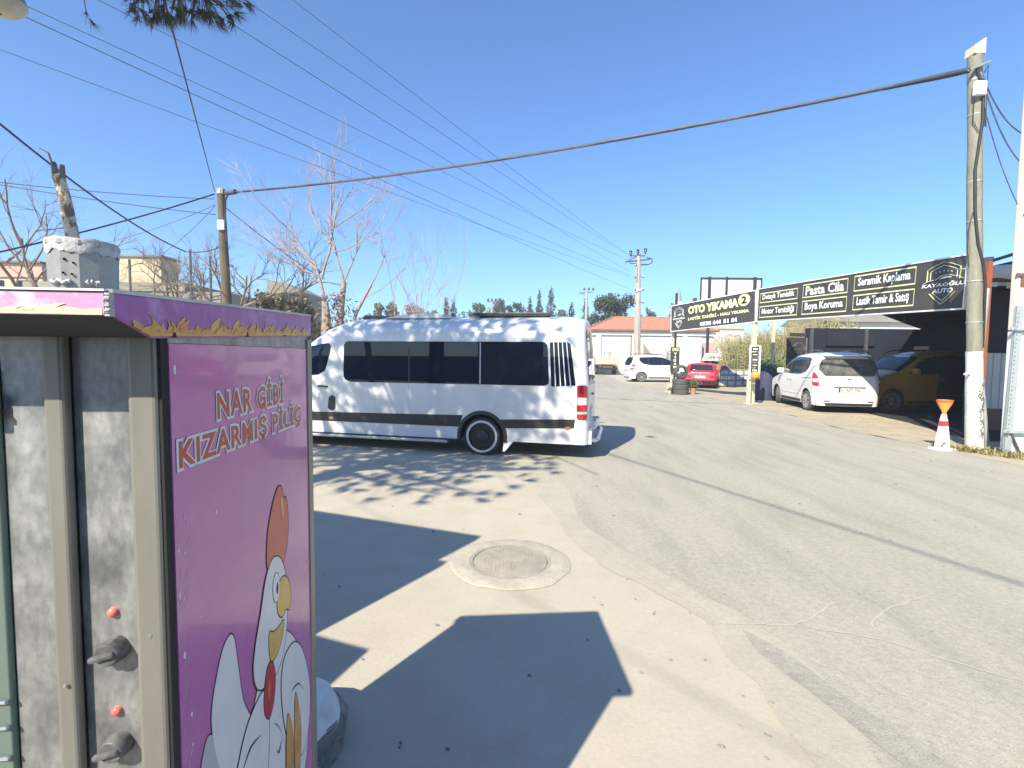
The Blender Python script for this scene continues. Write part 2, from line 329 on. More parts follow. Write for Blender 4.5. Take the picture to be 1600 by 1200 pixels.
def smooth_poly(pts, k=6):
    """closed Catmull-Rom through 2-D points"""
    n = len(pts); out = []
    for i in range(n):
        p0, p1, p2, p3 = pts[i - 1], pts[i], pts[(i + 1) % n], pts[(i + 2) % n]
        for j in range(k):
            t = j / k; t2 = t * t; t3 = t2 * t
            out.append(tuple(0.5 * ((2 * p1[a]) + (-p0[a] + p2[a]) * t + (2 * p0[a] - 5 * p1[a] + 4 * p2[a] - p3[a]) * t2
                                    + (-p0[a] + 3 * p1[a] - 3 * p2[a] + p3[a]) * t3) for a in (0, 1)))
    return out
def grow(poly, d):
    """offset a closed outline outwards by d"""
    n = len(poly); out = []; area = sum(poly[i - 1][0] * poly[i][1] - poly[i][0] * poly[i - 1][1] for i in range(n)); sg = 1 if area > 0 else -1
    for i in range(n):
        a, b = poly[i - 1], poly[(i + 1) % n]; tx, ty = b[0] - a[0], b[1] - a[1]; l = math.hypot(tx, ty) or 1
        out.append((poly[i][0] + sg * ty / l * d, poly[i][1] - sg * tx / l * d))
    return out
def round_poly(pts, r, k=4):
    out = []; n = len(pts)
    for i in range(n):
        p = Vector(pts[i]); a = Vector(pts[i - 1]) - p; b = Vector(pts[(i + 1) % n]) - p
        rr = min(r, a.length * 0.45, b.length * 0.45); a = p + a.normalized() * rr; b = p + b.normalized() * rr
        for j in range(k + 1):
            t = j / k; q = a * (1 - t) ** 2 + p * 2 * t * (1 - t) + b * t * t; out.append((q.x, q.y))
    return out

def text(s, x0, z0, x1, z1, y, parent, m, bold=0.012, name='lettering', depth=0.004, shear=0.0, space=1.0, axis='XZ'):
    """flat lettering fitted into the box x0..x1, z0..z1 on a face that looks towards -y (axis XZ) or +x (axis YZ)"""
    cu = bpy.data.curves.new(name, 'FONT'); cu.body = s; cu.size = 1.0; cu.offset = bold; cu.extrude = 0.0; cu.resolution_u = 2
    cu.shear = shear; cu.space_character = space
    ob = bpy.data.objects.new(name, cu); COL.objects.link(ob)
    dg = bpy.context.evaluated_depsgraph_get(); dg.update()
    me = bpy.data.meshes.new_from_object(ob.evaluated_get(dg))
    bpy.data.objects.remove(ob); bpy.data.curves.remove(cu)
    xs = [v.co.x for v in me.vertices]; ys = [v.co.y for v in me.vertices]
    if not xs: return None
    a, b, c, d = min(xs), max(xs), min(ys), max(ys)
    sx = (x1 - x0) / max(b - a, 1e-6); sz = (z1 - z0) / max(d - c, 1e-6)
    n = len(me.vertices)
    for v in me.vertices:
        u = x0 + (v.co.x - a) * sx; w = z0 + (v.co.y - c) * sz
        v.co = (u, y - depth, w) if axis == 'XZ' else (y + depth, u, w)
    fv, ff_ = [], []
    for i, pl_ in enumerate(me.polygons):
        k0 = len(fv); dd = (i % 9) * 0.00003
        for vi in pl_.vertices:
            c = me.vertices[vi].co; fv.append((c.x, c.y - dd, c.z) if axis == 'XZ' else (c.x + dd, c.y, c.z))
        ff_.append(tuple(range(k0, len(fv))))
    bpy.data.meshes.remove(me); me = bpy.data.meshes.new(name); me.from_pydata(fv, [], ff_); me.update()
    me.materials.append(M[m])
    o = bpy.data.objects.new(name, me); COL.objects.link(o); o.parent = parent
    return o

# ------------------------------------------------------------------ the ground
def sheet(name, poly, z, m, rag=0.0, step=0.35, parent=None):
    out = []
    n = len(poly)
    for i in range(n):
        a = Vector(poly[i]); b = Vector(poly[(i + 1) % n]); k = max(1, int((b - a).length / step)) if rag else 1
        k = min(k, 160)
        for j in range(k):
            p = a.lerp(b, j / k)
            if rag:
                q = noise.noise((p.x * 1.1, p.y * 1.1, 3.3)); q2 = noise.noise((p.x * 4, p.y * 4, 8.1))
                t = (b - a).normalized(); p = p + Vector((-t.y, t.x)) * (q * rag + q2 * rag * 0.35)
            out.append((p.x, p.y, z))
    mb = MB(); mb.add(out, [tuple(range(len(out)))])
    o = mb.build(name, m, parent); o['kind'] = 'structure'
    return o
g = MB(); g.quad((-500, -300, 0), (500, -300, 0), (500, 900, 0), (-500, 900, 0))
ground = g.build('ground', 'ground', kind='structure')
road = sheet('road', [(1.3, -12), (1.45, 1.9), (1.55, 2.5), (1.46, 3.1), (0.92, 4.0), (0.69, 4.75), (0.45, 7.0), (-0.6, 13), (-2.5, 24), (-5, 42), (9, 47),
                      (7.6, 32), (8.05, 24.5), (8.95, 18), (8.75, 16), (8.3, 12.3), (8.45, 8), (8.6, 2), (8.6, -12)], 0.004, 'asphalt', rag=0.12)
sheet('forecourt', [(8.62, 5), (8.48, 8), (8.36, 12.3), (8.82, 16), (9.02, 18), (8.1, 24.5), (7.7, 32), (16, 34), (24, 30), (24, 5)], 0.004, 'forecourt', rag=0.12)
M['dust'] = ground_mat('drifted_dust', (0.405, 0.368, 0.298), (0.44, 0.40, 0.32), (0.37, 0.338, 0.275), 1.5, 4.0, 0.14, 170, 0.4)
sheet('dusty_edge', [(1.15, -2), (1.28, 1.9), (1.38, 2.5), (1.28, 3.1), (0.76, 3.95), (0.52, 4.7), (0.25, 7.0), (-0.4, 10.5), (-0.1, 10.6), (0.62, 7.0), (0.84, 4.8), (1.08, 4.1), (1.66, 3.15), (1.74, 2.5), (1.62, 1.9), (1.5, -2)], 0.0046, 'dust', rag=0.11, step=0.12)
sheet('worn_patch', [(1.50, 3.0), (1.62, 2.80), (1.72, 2.5), (1.86, 2.1), (2.05, 1.6), (1.78, 1.6), (1.66, 2.1), (1.58, 2.45), (1.50, 2.75)], 0.008, 'asphalt_dark', rag=0.05, step=0.08)
def crack(pts, w):
    mb = MB(); L = []; 
    for i in range(len(pts) - 1):
        a = Vector(pts[i]); b = Vector(pts[i + 1]); k = max(2, int((b - a).length / 0.05))
        for j in range(k): L.append(a.lerp(b, j / k))
    L.append(Vector(pts[-1]))
    vs = []; n = len(L)
    for i, p in enumerate(L):
        t = (L[min(i + 1, n - 1)] - L[max(i - 1, 0)]).normalized(); nn = Vector((-t.y, t.x))
        off = noise.noise((p.x * 6, p.y * 6, 1.7)) * 0.03 + noise.noise((p.x * 22, p.y * 22, 5)) * 0.012
        ww = w * (0.6 + 0.8 * abs(noise.noise((p.x * 9, p.y * 9, 9)))) * min(1, 0.25 + 4 * min(i, n - 1 - i) / n)
        q = p + nn * off
        vs += [(q.x + nn.x * ww, q.y + nn.y * ww, 0.0085), (q.x - nn.x * ww, q.y - nn.y * ww, 0.0085)]
    mb.add(vs, [(2 * i, 2 * i + 1, 2 * i + 3, 2 * i + 2) for i in range(n - 1)])
    o = mb.build('crack', 'sand_crack', road); return o
crack([(1.45, 3.07), (1.86, 3.05), (2.02, 3.12), (2.25, 3.30), (2.46, 3.36)], 0.007)
crack([(1.86, 3.03), (2.31, 2.90), (2.60, 2.66), (2.83, 2.52), (3.3, 2.3)], 0.007)
crack([(2.31, 2.92), (2.40, 3.08), (2.58, 3.22), (2.9, 3.38), (3.22, 3.50)], 0.006)
crack([(1.42, 3.08), (1.2, 3.5), (0.95, 3.98), (0.74, 4.6)], 0.006)
# pebbles and dark specks lying on the ground
pb = MB()
for i in range(420):
    u = R.random()
    x, y = R.uniform(-1.5, 8.5), 2 + 16 * u * u
    if R.random() < 0.35: x, y = R.uniform(8.2, 10.5), R.uniform(8.5, 20)
    r = R.uniform(0.004, 0.012) * (1 + y * 0.06)
    pb.add([(x + r * 1.3 * math.cos(a + R.random()), y + r * math.sin(a), 0.006) for a in (0, 1.3, 2.6, 3.9, 5.2)] + [(x, y, 0.006 + r * 0.8)],
           [(0, 1, 5), (1, 2, 5), (2, 3, 5), (3, 4, 5), (4, 0, 5)])
pb.build('pebbles', 'stone', kind='stuff')

# manhole
mh = thing('manhole', 'round dusty manhole cover in a cracked concrete collar', 'manhole cover', (0.0, 3.98, 0))
cl = MB(); ring = []
for k in range(72):
    a = 2 * PI * k / 72
    ro = 0.50 + 0.03 * noise.noise((math.cos(a) * 2, math.sin(a) * 2, 4)) + 0.014 * noise.noise((math.cos(a) * 9, math.sin(a) * 7, 1)); ring.append((a, ro))
vs = []
for a, ro in ring: vs += [(ro * 1.02 * math.cos(a), ro * math.sin(a), 0.004), (ro * 0.96 * math.cos(a), ro * 0.95 * math.sin(a), 0.016), (0.345 * math.cos(a), 0.345 * math.sin(a), 0.018), (0.345 * math.cos(a), 0.345 * math.sin(a), -0.02)]
cl.add(vs, [(4 * i + j, 4 * ((i + 1) % 72) + j, 4 * ((i + 1) % 72) + j + 1, 4 * i + j + 1) for i in range(72) for j in range(3)])
cl.build('collar', 'collar', mh, smooth=50)
MB().lathe([(0.343, 0.004), (0.343, 0.017), (0.318, 0.017), (0.318, 0.004)], 64).build('frame', 'iron', mh, smooth=40)
ld = MB().lathe([(0.312, 0.004), (0.312, 0.014), (0.30, 0.0155), (0.0, 0.016)], 64, caps=False).build('lid', 'iron', mh, smooth=40)
st = MB()
for i in range(-9, 10):
    for j in range(-9, 10):
        x, y = i * 0.031, j * 0.031
        if math.hypot(x, y) < 0.275 and noise.noise((x * 5, y * 5, 2)) > -0.12 and abs(x + y) > 0.05:
            st.bar((x - 0.009, y - 0.007, 0.0165), (x + 0.009, y + 0.007, 0.0165), 0.007, 0.003)
st.box(-0.05, 0.05, -0.006, 0.006, 0.0155, 0.0175)
st.build('tread', 'iron', ld, kind='stuff')

# ------------------------------------------------------------------ vehicles
def lerp_pts(pts, x):
    if x <= pts[0][0]: return pts[0][1]
    for (a, b), (c, d) in zip(pts, pts[1:]):
        if x <= c: return b + (d - b) * (x - a) / (c - a)
    return pts[-1][1]
def smoothstep(t): t = max(0, min(1, t)); return t * t * (3 - 2 * t)

class Car:
    """x runs from the nose (negative) to the tail, the rear axle is at x = 0, z up"""
    def __init__(s, root, w, xf, xr, top, zbot, belt, tum, wheels, rake=((0, 0), (3, 0)), frake=((0, 0), (3, 0)), rr=0.18, rf=0.3, hr=0.34, n=3.2, archR=0.38):
        s.root = root; s.w = w; s.xf = xf; s.xr = xr; s.topp = top; s.zb = zbot; s.belt = belt; s.tum = tum; s.wheels = wheels
        s.rake = rake; s.frake = frake; s.rr = rr; s.rf = rf; s.hr = hr; s.n = n; s.aR = archR
    def top(s, x):
        return 0.25 * (lerp_pts(s.topp, x - 0.09) + 2 * lerp_pts(s.topp, x) + lerp_pts(s.topp, x + 0.09))
    def wf(s, x):
        w = s.w
        t = (x - (s.xr - s.rr)) / s.rr
        if t > 0: w -= s.rr * (1 - math.sqrt(max(0, 1 - min(1, t) ** 2)))
        t = ((s.xf + s.rf) - x) / s.rf
        if t > 0: w -= s.rf * 1.2 * (1 - math.sqrt(max(0, 1 - min(1, t) ** 2)))
        return w
    def W(s, x, z):
        zt = s.top(x); hr = min(s.hr, (zt - s.zb) * 0.6); zm = zt - hr
        k = 1.0
        if z > s.belt: k -= s.tum * ((z - s.belt) / 0.8) ** 1.15
        else: k -= 0.035 * ((s.belt - z) / max(s.belt - s.zb, 0.1)) ** 2
        q = max(0.0, min(1.0, (z - zm) / hr))
        return s.wf(x) * k * (1 - q ** s.n) ** (1 / s.n)
    def dx(s, x, z):
        """rake of tail and nose"""
        return x + lerp_pts(s.rake, z) * smoothstep((x - (s.xr - 0.75)) / 0.75) + lerp_pts(s.frake, z) * smoothstep(((s.xf + 0.6) - x) / 0.6)
    def P(s, x, z, side, off=0.0):
        return Vector((s.dx(x, z), side * (s.W(x, z) + off), z))
    def zbot(s, x):
        z = s.zb
        for wx, wr in s.wheels:
            d = abs(x - wx)
            if d < s.aR: z = max(z, wr + math.sqrt(s.aR ** 2 - d * d))
        return z
    def body(s, m, name='body'):
        xs = set()
        x = s.xf + s.rf
        while x < s.xr - s.rr: xs.add(round(x, 4)); x += 0.14
        for j in range(9):
            xs.add(round(s.xr - s.rr + s.rr * math.sin(PI / 2 * j / 8) * 0.999, 4)); xs.add(round(s.xf + s.rf - s.rf * math.sin(PI / 2 * j / 8) * 0.999, 4))
        for wx, wr in s.wheels:
            for j in range(25):
                xs.add(round(wx + s.aR * math.cos(PI * j / 24), 4))
            xs.add(round(wx - s.aR - 0.002, 4)); xs.add(round(wx + s.aR + 0.002, 4))
        for p in s.topp: xs.add(round(p[0], 4))
        xs = sorted(x for x in xs if s.xf <= x <= s.xr)
        nz, nr = 14, 9; m_ = nz + nr
        mb = MB(); vs = []
        for x in xs:
            zb = s.zbot(x); zt = s.top(x); hr = min(s.hr, (zt - s.zb) * 0.6); zm = zt - hr
            zb = min(zb, zm - 0.05)
            zs = [zb + (zm - zb) * i / nz for i in range(nz)]
            zs += [zm + hr * (math.sin(PI / 2 * i / (nr - 1))) ** (2 / s.n) for i in range(nr)]
            for side in (-1, 1):
                for z in zs: vs.append(s.P(x, min(z, zt), side))
        fs = []; K = 2 * m_
        for i in range(len(xs) - 1):
            for sd in (0, 1):
                for j in range(m_ - 1):
                    a = i * K + sd * m_ + j; fs.append((a, a + 1, a + K + 1, a + K))
        for i in (0, len(xs) - 1):
            for j in range(m_ - 1): fs.append((i * K + j, i * K + j + 1, i * K + m_ + j + 1, i * K + m_ + j))
        mb.add(vs, fs)
        o = mb.build(name, m, s.root, smooth=38, weld=True)
        u = MB()
        xx = [s.xf + 0.12] + [q for wx, wr in sorted(s.wheels) for q in (wx - s.aR - 0.01, wx + s.aR + 0.01)] + [s.xr - 0.10]
        for i in range(0, len(xx), 2): u.box(xx[i], xx[i + 1], -s.w * 0.94, s.w * 0.94, s.zb + 0.01, s.zb + 0.06)
        u.box(s.xf + 0.3, s.xr - 0.3, -s.w + 0.32, s.w - 0.32, s.zb + 0.0, s.zb + 0.09)
        for wx, wr in s.wheels:
            for sd in (-1, 1):
                for j in range(12):
                    a0, a1 = PI * j / 12, PI * (j + 1) / 12; r = s.aR - 0.004
                    p = [(wx + r * math.cos(a), wr + r * math.sin(a)) for a in (a0, a1)]
                    y0, y1 = sd * (s.w * 0.965), sd * (s.w - 0.34)
                    u.quad((p[0][0], y0, p[0][1]), (p[1][0], y0, p[1][1]), (p[1][0], y1, p[1][1]), (p[0][0], y1, p[0][1]))
                u.add([(wx + s.aR * math.cos(PI * j / 12), sd * (s.w - 0.34), wr + s.aR * math.sin(PI * j / 12)) for j in range(13)], [tuple(range(13))])
        u.build('underbody', 'under', s.root)
        return o
    def pane(s, name, poly, side, m, off=0.006, parent=None, rows=10, cols=14, lip=0.012, label=None):
        """a panel that follows the body side inside a convex (x, z) outline"""
        z0 = min(p[1] for p in poly); z1 = max(p[1] for p in poly); n = len(poly); G = []
        for i in range(rows + 1):
            t = 0.5 - 0.5 * math.cos(PI * i / rows); z = z0 + (z1 - z0) * min(max(t, 1e-4), 1 - 1e-4); hit = []
            for k in range(n):
                (ax, az), (bx, bz) = poly[k], poly[(k + 1) % n]
                if (az <= z < bz) or (bz <= z < az): hit.append(ax + (bx - ax) * (z - az) / (bz - az))
            G.append((z, min(hit), max(hit)))
        mb = MB(); vs = []; C = cols + 1
        for z, a, b in G:
            for j in range(C): vs.append(s.P(a + (b - a) * j / cols, z, side, off))
        fs = [(i * C + j, i * C + j + 1, (i + 1) * C + j + 1, (i + 1) * C + j) for i in range(rows) for j in range(cols)]
        rim = [j for j in range(C)] + [i * C + cols for i in range(1, rows + 1)] + [rows * C + j for j in range(cols - 1, -1, -1)] + [i * C for i in range(rows - 1, 0, -1)]
        b0 = len(vs)
        for k in rim: v = vs[k].copy(); v.y -= side * lip; vs.append(v)
        q = len(rim)
        fs += [(rim[k], rim[(k + 1) % q], b0 + (k + 1) % q, b0 + k) for k in range(q)]
        mb.add(vs, fs)
        return mb.build(name, m, parent or s.root, smooth=45, label=label)
    def rear(s, name, poly, m, off=0.008, parent=None, front=False, th=0.012):
        """a panel on the tail (or nose), outline given as (y, z)"""
        X = s.xf if front else s.xr; sg = -1 if front else 1
        fx = lambda y, z, o: Vector((s.dx(X, z) + sg * o, y, z))
        return MB().prism(poly, lambda y, z: fx(y, z, off - th), lambda y, z: fx(y, z, off)).build(name, m, parent or s.root)
    def deck(s, name, x0, x1, yh0, yh1, m, off=0.008, parent=None):
        """a screen lying on a sloped part of the top profile, between x0 (half width yh0) and x1 (half width yh1)"""
        mb = MB(); K = 10; vs = []
        for i in range(K + 1):
            x = x0 + (x1 - x0) * i / K; yh = yh0 + (yh1 - yh0) * i / K; zt = s.top(x); hr = min(s.hr, (zt - s.zb) * 0.6)
            for j in range(9):
                y = yh * (j / 4 - 1); q = (1 - min(0.999, abs(y) / s.wf(x)) ** s.n) ** (1 / s.n)
                vs.append((s.dx(x, zt), y, zt - hr + hr * q + off))
        mb.add(vs, [(9 * i + j, 9 * i + j + 1, 9 * i + j + 10, 9 * i + j + 9) for i in range(K) for j in range(8)])
        o = mb.build(name, m, parent or s.root, smooth=60)
        sol = o.modifiers.new('thickness', 'SOLIDIFY'); sol.thickness = 0.01; sol.offset = -1
        return o

def tyre_mesh(Rt, wd, rimr):
    h = wd / 2
    return MB().lathe([(rimr, -h * 0.8), (rimr + 0.02, -h), (Rt - 0.035, -h), (Rt - 0.008, -h * 0.86), (Rt, -h * 0.6), (Rt, h * 0.6), (Rt - 0.008, h * 0.86), (Rt - 0.035, h), (rimr + 0.02, h), (rimr, h * 0.8)], 36, axis='Y', caps=False)
def wheel(root, x, y, Rt, wd, rimr, side, tm='tyre', rm='alloy', style='spoke', steer=0.0, spokes=10):
    o = tyre_mesh(Rt, wd, rimr).build('wheel', tm, root, smooth=40)
    o.location = (x, y, Rt); o.rotation_euler = (0, R.uniform(0, 1.2), steer) if style == 'spoke' else (0, 0, steer)
    f = side * wd / 2
    r = MB().lathe([(rimr, -wd * 0.35), (rimr, f * 0.9), (rimr - 0.022, f * 0.9), (rimr - 0.03, f * 0.45), (0.0, f * 0.4)] if side > 0 else
                   [(rimr, wd * 0.35), (rimr, f * 0.9), (rimr - 0.022, f * 0.9), (rimr - 0.03, f * 0.45), (0.0, f * 0.4)], 32, axis='Y', caps=False)
    if style == 'spoke':
        r = MB().lathe([(rimr, -f * 0.7), (rimr, f * 0.9), (rimr - 0.022, f * 0.9), (rimr - 0.03, -f * 0.5)], 32, axis='Y', caps=False)
        for k in range(spokes):
            a = 2 * PI * k / spokes; c, d = math.cos(a), math.sin(a)
            r.bar((0.03 * c, f * 0.72, 0.03 * d), ((rimr - 0.012) * c, f * 0.86, (rimr - 0.012) * d), 0.028, 0.03, up=(0, 1, 0))
        r.lathe([(0.065, f * 0.3), (0.06, f * 0.82), (0.03, f * 0.88), (0, f * 0.88)], 16, axis='Y', caps=False)
    ro = r.build('rim', rm, o, smooth=40)
    if style == 'spoke':
        MB().lathe([(rimr - 0.01, f * 0.1), (0, f * 0.1)], 24, axis='Y', caps=False).build('brake_disc', 'under', o)
    if style == 'steel':
        h = MB().lathe([(0.115, f * 0.4), (0.11, f * 0.85), (0.075, f * 1.0), (0.04, f * 1.02), (0, f * 1.02)], 24, axis='Y', caps=False)
        for k in range(6):
            a = 2 * PI * k / 6; h.lathe([(0.016, f * 0.4), (0.014, f * 0.62), (0, f * 0.62)], 8, o=(0.16 * math.cos(a), 0, 0.16 * math.sin(a)), axis='Y', caps=False)
        h.build('hub', 'rim_black', o, smooth=40)
    return o

# ---- the white minibus
van = thing('minibus', 'long white minibus with a tinted window band, black side stripe and whitewall rear wheel', 'minibus', (-0.525 + math.sin(rad(13)) * 1.0, 8.314 + math.cos(rad(13)) * 1.0, 0), -rad(13))
V = Car(van, 1.0, -5.35, 1.84, [(-5.35, 0.75), (-5.25, 1.0), (-4.7, 1.18), (-4.45, 1.30), (-3.9, 1.80), (-3.42, 2.13), (-3.16, 2.30), (-2.75, 2.43), (-2.4, 2.47), (1.45, 2.47), (1.70, 2.45), (1.84, 2.40)],
        0.27, 1.25, 0.008, [(0, 0.335), (-4.3, 0.335)], rake=((0, 0), (1.2, 0), (2.4, -0.10)), rr=0.13, rf=0.55, hr=0.46, n=2.7, archR=0.40)
V.body('white')
for sd in (-1, 1):
    wn_ = V.pane('side_window', round_poly([(-2.68, 1.30), (-2.55, 1.24), (1.18, 1.25), (1.14, 1.99), (-2.66, 1.99)], 0.09), sd, 'glass', rows=12, cols=34)
    for x in (-0.03, -1.36): V.pane('divider', [(x - 0.012, 1.26), (x + 0.012, 1.26), (x + 0.010, 1.98), (x - 0.010, 1.98)], sd, 'silver' if x > -1 else 'black_trim', off=0.0075, parent=wn_, rows=6, cols=1, lip=0.004)
    V.pane('pillar_louvre', round_poly([(1.20, 1.24), (1.63, 1.25), (1.565, 1.985), (1.16, 1.985)], 0.04), sd, 'glass', rows=8, cols=6)
    for k in range(5):
        a = 1.205 + k * 0.085 - 0.01
        V.pane('louvre_bar', [(a, 1.24), (a + 0.020, 1.24), (a - 0.03 + 0.015 - k * 0.004, 1.99), (a - 0.03 - k * 0.004, 1.99)], sd, 'white', off=0.011, rows=6, cols=1, lip=0.01)
    V.pane('cab_window', round_poly([(-3.06, 1.42), (-3.30, 1.33), (-4.15, 1.30), (-3.98, 1.62), (-3.5, 1.88), (-2.98, 1.96), (-2.93, 1.90)], 0.07), sd, 'glass', rows=10, cols=12)
    st_ = V.pane('side_stripe', [(-3.9, 0.49), (-0.44, 0.49), (-0.40, 0.55), (-0.35, 0.70), (-3.9, 0.69)], sd, 'black_trim', rows=3, cols=24)
    V.pane('side_stripe', [(0.40, 0.50), (1.60, 0.52), (1.62, 0.70), (0.33, 0.69)], sd, 'black_trim', rows=3, cols=10)
    for x in (-2.95, 1.50): V.pane('side_marker', round_poly([(x - 0.045, 0.525), (x + 0.045, 0.525), (x + 0.045, 0.575), (x - 0.045, 0.575)], 0.015), sd, 'amber', off=0.012, rows=3, cols=3, lip=0.015)
    V.pane('door_trim', round_poly([(-3.02, 0.70), (-2.86, 0.70), (-2.86, 0.98), (-2.98, 0.98)], 0.05), sd, 'black_trim', off=0.014, rows=4, cols=3, lip=0.014)
    tl = V.pane('tail_light', round_poly([(1.65, 0.70), (1.815, 0.70), (1.815, 1.27), (1.65, 1.27)], 0.02), sd, 'black_trim', off=0.010, rows=8, cols=6, lip=0.03)
    for (a, b, mm) in ((1.075, 1.258, 'red_lens'), (0.945, 1.07, 'clear_lens'), (0.84, 0.94, 'red_lens'), (0.79, 0.835, 'clear_lens'), (0.708, 0.785, 'red_lens')):
        V.pane('lens', [(1.66, a), (1.812, a), (1.812, b), (1.66, b)], sd, mm, off=0.020, parent=tl, rows=3, cols=6, lip=0.012)
    for x, za, zb_ in ((-1.37, 0.72, 1.23), (-1.37, 2.0, 2.40), (-2.80, 0.72, 2.35), (1.655, 1.28, 2.36), (1.63, 0.3, 0.5)):
        V.pane('panel_seam', [(x - 0.004, za), (x + 0.004, za), (x + 0.004, zb_), (x - 0.004, zb_)], sd, 'print_shade', off=0.0012, rows=8, cols=1, lip=0.01)
    V.pane('body_crease', [(-2.7, 1.000), (1.6, 1.010), (1.6, 1.025), (-2.7, 1.015)], sd, 'white', off=0.004, rows=2, cols=20, lip=0.006)
    V.pane('body_crease', [(-2.7, 0.735), (-0.45, 0.74), (-0.45, 0.755), (-2.7, 0.75)], sd, 'white', off=0.005, rows=2, cols=20, lip=0.006)
    dh = MB(); 
    p0 = V.P(-3.2, 1.15, sd, 0.03); p1 = V.P(-3.02, 1.145, sd, 0.03)
    dh.bar(p0, p1, 0.025, 0.035); dh.bar(p0, V.P(-3.2, 1.15, sd, -0.01), 0.025); dh.bar(p1, V.P(-3.02, 1.145, sd, -0.01), 0.025)
    dh.build('door_handle', 'black_trim', van, bevel=0.006)
    for wx in (0, -4.3):
        ar = MB()
        for j in range(24):
            a0, a1 = PI * (-0.06 + 1.12 * j / 24), PI * (-0.06 + 1.12 * (j + 1) / 24); q = []
            for a in (a0, a1):
                for r in (0.392, 0.455):
                    z = 0.335 + r * math.sin(a); x = wx + r * math.cos(a)
                    q.append((x, sd * (V.W(x, max(z, 0.28)) + (0.022 if r < 0.4 else 0.010)), z))
            ar.quad(q[0], q[1], q[3], q[2])
            ar.quad(q[0], q[2], (q[2][0], sd * 0.88, q[2][2]), (q[0][0], sd * 0.88, q[0][2]))
            ar.quad(q[1], q[3], (q[3][0], q[3][1] - sd * 0.03, q[3][2]), (q[1][0], q[1][1] - sd * 0.03, q[1][2]))
        ar.build('wheel_arch', 'black_trim', van, smooth=30, weld=True)
    MB().bar((-3.9, sd * 1.0, 0.225), (-0.62, sd * 1.0, 0.225), 0.09, 0.05).build('side_step', 'silver', van, bevel=0.012)
    MB().bar((-3.9, sd * 0.97, 0.262), (-0.42, sd * 0.97, 0.262), 0.05, 0.02).build('sill', 'black_trim', van)
    MB().prism([(0.40, 0.33), (0.60, 0.33), (0.405, 0.085), (0.37, 0.085)], lambda x, z: Vector((x, sd * 0.70, z)), lambda x, z: Vector((x, sd * 0.95, z))).build('mud_flap', 'plate_white', van)
    for x in (0, -4.3):
        w_ = wheel(van, x, sd * 0.87, 0.335, 0.22, 0.27, sd, 'tyre', 'rim_black', 'steel')
        MB().lathe([(0.243, sd * 0.112), (0.243, sd * 0.116), (0.282, sd * 0.116), (0.282, sd * 0.106)], 48, axis='Y', caps=False).build('whitewall_ring', 'whitewall', w_)
    mr = MB(); mr.box(-4.12, -3.98, sd * 1.02 if sd > 0 else -1.27, 1.27 if sd > 0 else -1.02, 1.30, 1.62); mr.build('wing_mirror', 'black_trim', van, bevel=0.03)
    hl = V.rear('headlight', [(sd * 0.55, 0.72), (sd * 0.80, 0.74), (sd * 0.80, 0.95), (sd * 0.55, 0.90)], 'clear_lens', front=True)
V.deck('windshield', -4.42, -3.3, 0.80, 0.72, 'glass')
for y0, y1 in ((-0.76, -0.05), (0.05, 0.76)):
    V.rear('rear_window', round_poly([(y0, 1.32), (y1, 1.32), (y1, 2.2), (y0 + 0.03, 2.2) if y0 < 0 else (y0, 2.2)], 0.07), 'glass')
V.rear('door_seam', [(-0.006, 0.4), (0.006, 0.4), (0.006, 2.35), (-0.006, 2.35)], 'print_shade', off=0.003)
V.rear('rear_bumper', [(-0.86, 0.27), (0.86, 0.27), (0.86, 0.50), (-0.86, 0.50)], 'white', off=0.05, th=0.08)
pl = V.rear('number_plate', [(-0.6, 0.72), (-0.1, 0.72), (-0.1, 0.84), (-0.6, 0.84)], 'plate_white', off=0.016)
V.rear('plate_recess', [(-0.66, 0.62), (-0.04, 0.62), (-0.04, 0.90), (-0.66, 0.90)], 'print_shade', off=0.004)
MB().bar((1.86, -0.25, 1.08), (1.86, -0.05, 1.08), 0.03, 0.03).build('rear_handle', 'black_trim', van, bevel=0.008)
tb = MB().tube([(1.80, -0.84, 0.36), (1.95, -0.80, 0.33), (1.99, -0.6, 0.33), (1.99, 0.6, 0.33), (1.95, 0.80, 0.33), (1.80, 0.84, 0.36)], 0.035, 10)
tb.tube([(1.80, -0.80, 0.52), (1.93, -0.76, 0.54), (1.95, -0.55, 0.54), (1.95, 0.55, 0.54), (1.93, 0.76, 0.54), (1.80, 0.80, 0.52)], 0.022, 8)
tb.build('tow_bar_guard', 'chrome', van, smooth=60)
fr = MB(); fr.prism([(-2.02, 2.43), (-1.8, 2.48), (-1.45, 2.50), (-1.25, 2.53), (-0.95, 2.51), (-0.7, 2.45), (-0.7, 2.42)], lambda x, z: Vector((x, 0.62, z)), lambda x, z: Vector((x, -0.66, z)))
fr.build('roof_air_conditioner', 'white', van, bevel=0.03)
MB().prism([(-2.62, 2.44), (-2.55, 2.51), (-2.25, 2.52), (-2.15, 2.45)], lambda x, z: Vector((x, 0.3, z)), lambda x, z: Vector((x, -0.45, z))).build('roof_hatch', 'black_trim', van, bevel=0.015)
MB().prism([(-0.4, 2.50), (-0.28, 2.53), (1.1, 2.52), (1.1, 2.45), (-0.2, 2.46)], lambda x, z: Vector((x, 0.4, z)), lambda x, z: Vector((x, -0.55, z))).build('roof_rack_panel', 'black_trim', van, bevel=0.01)

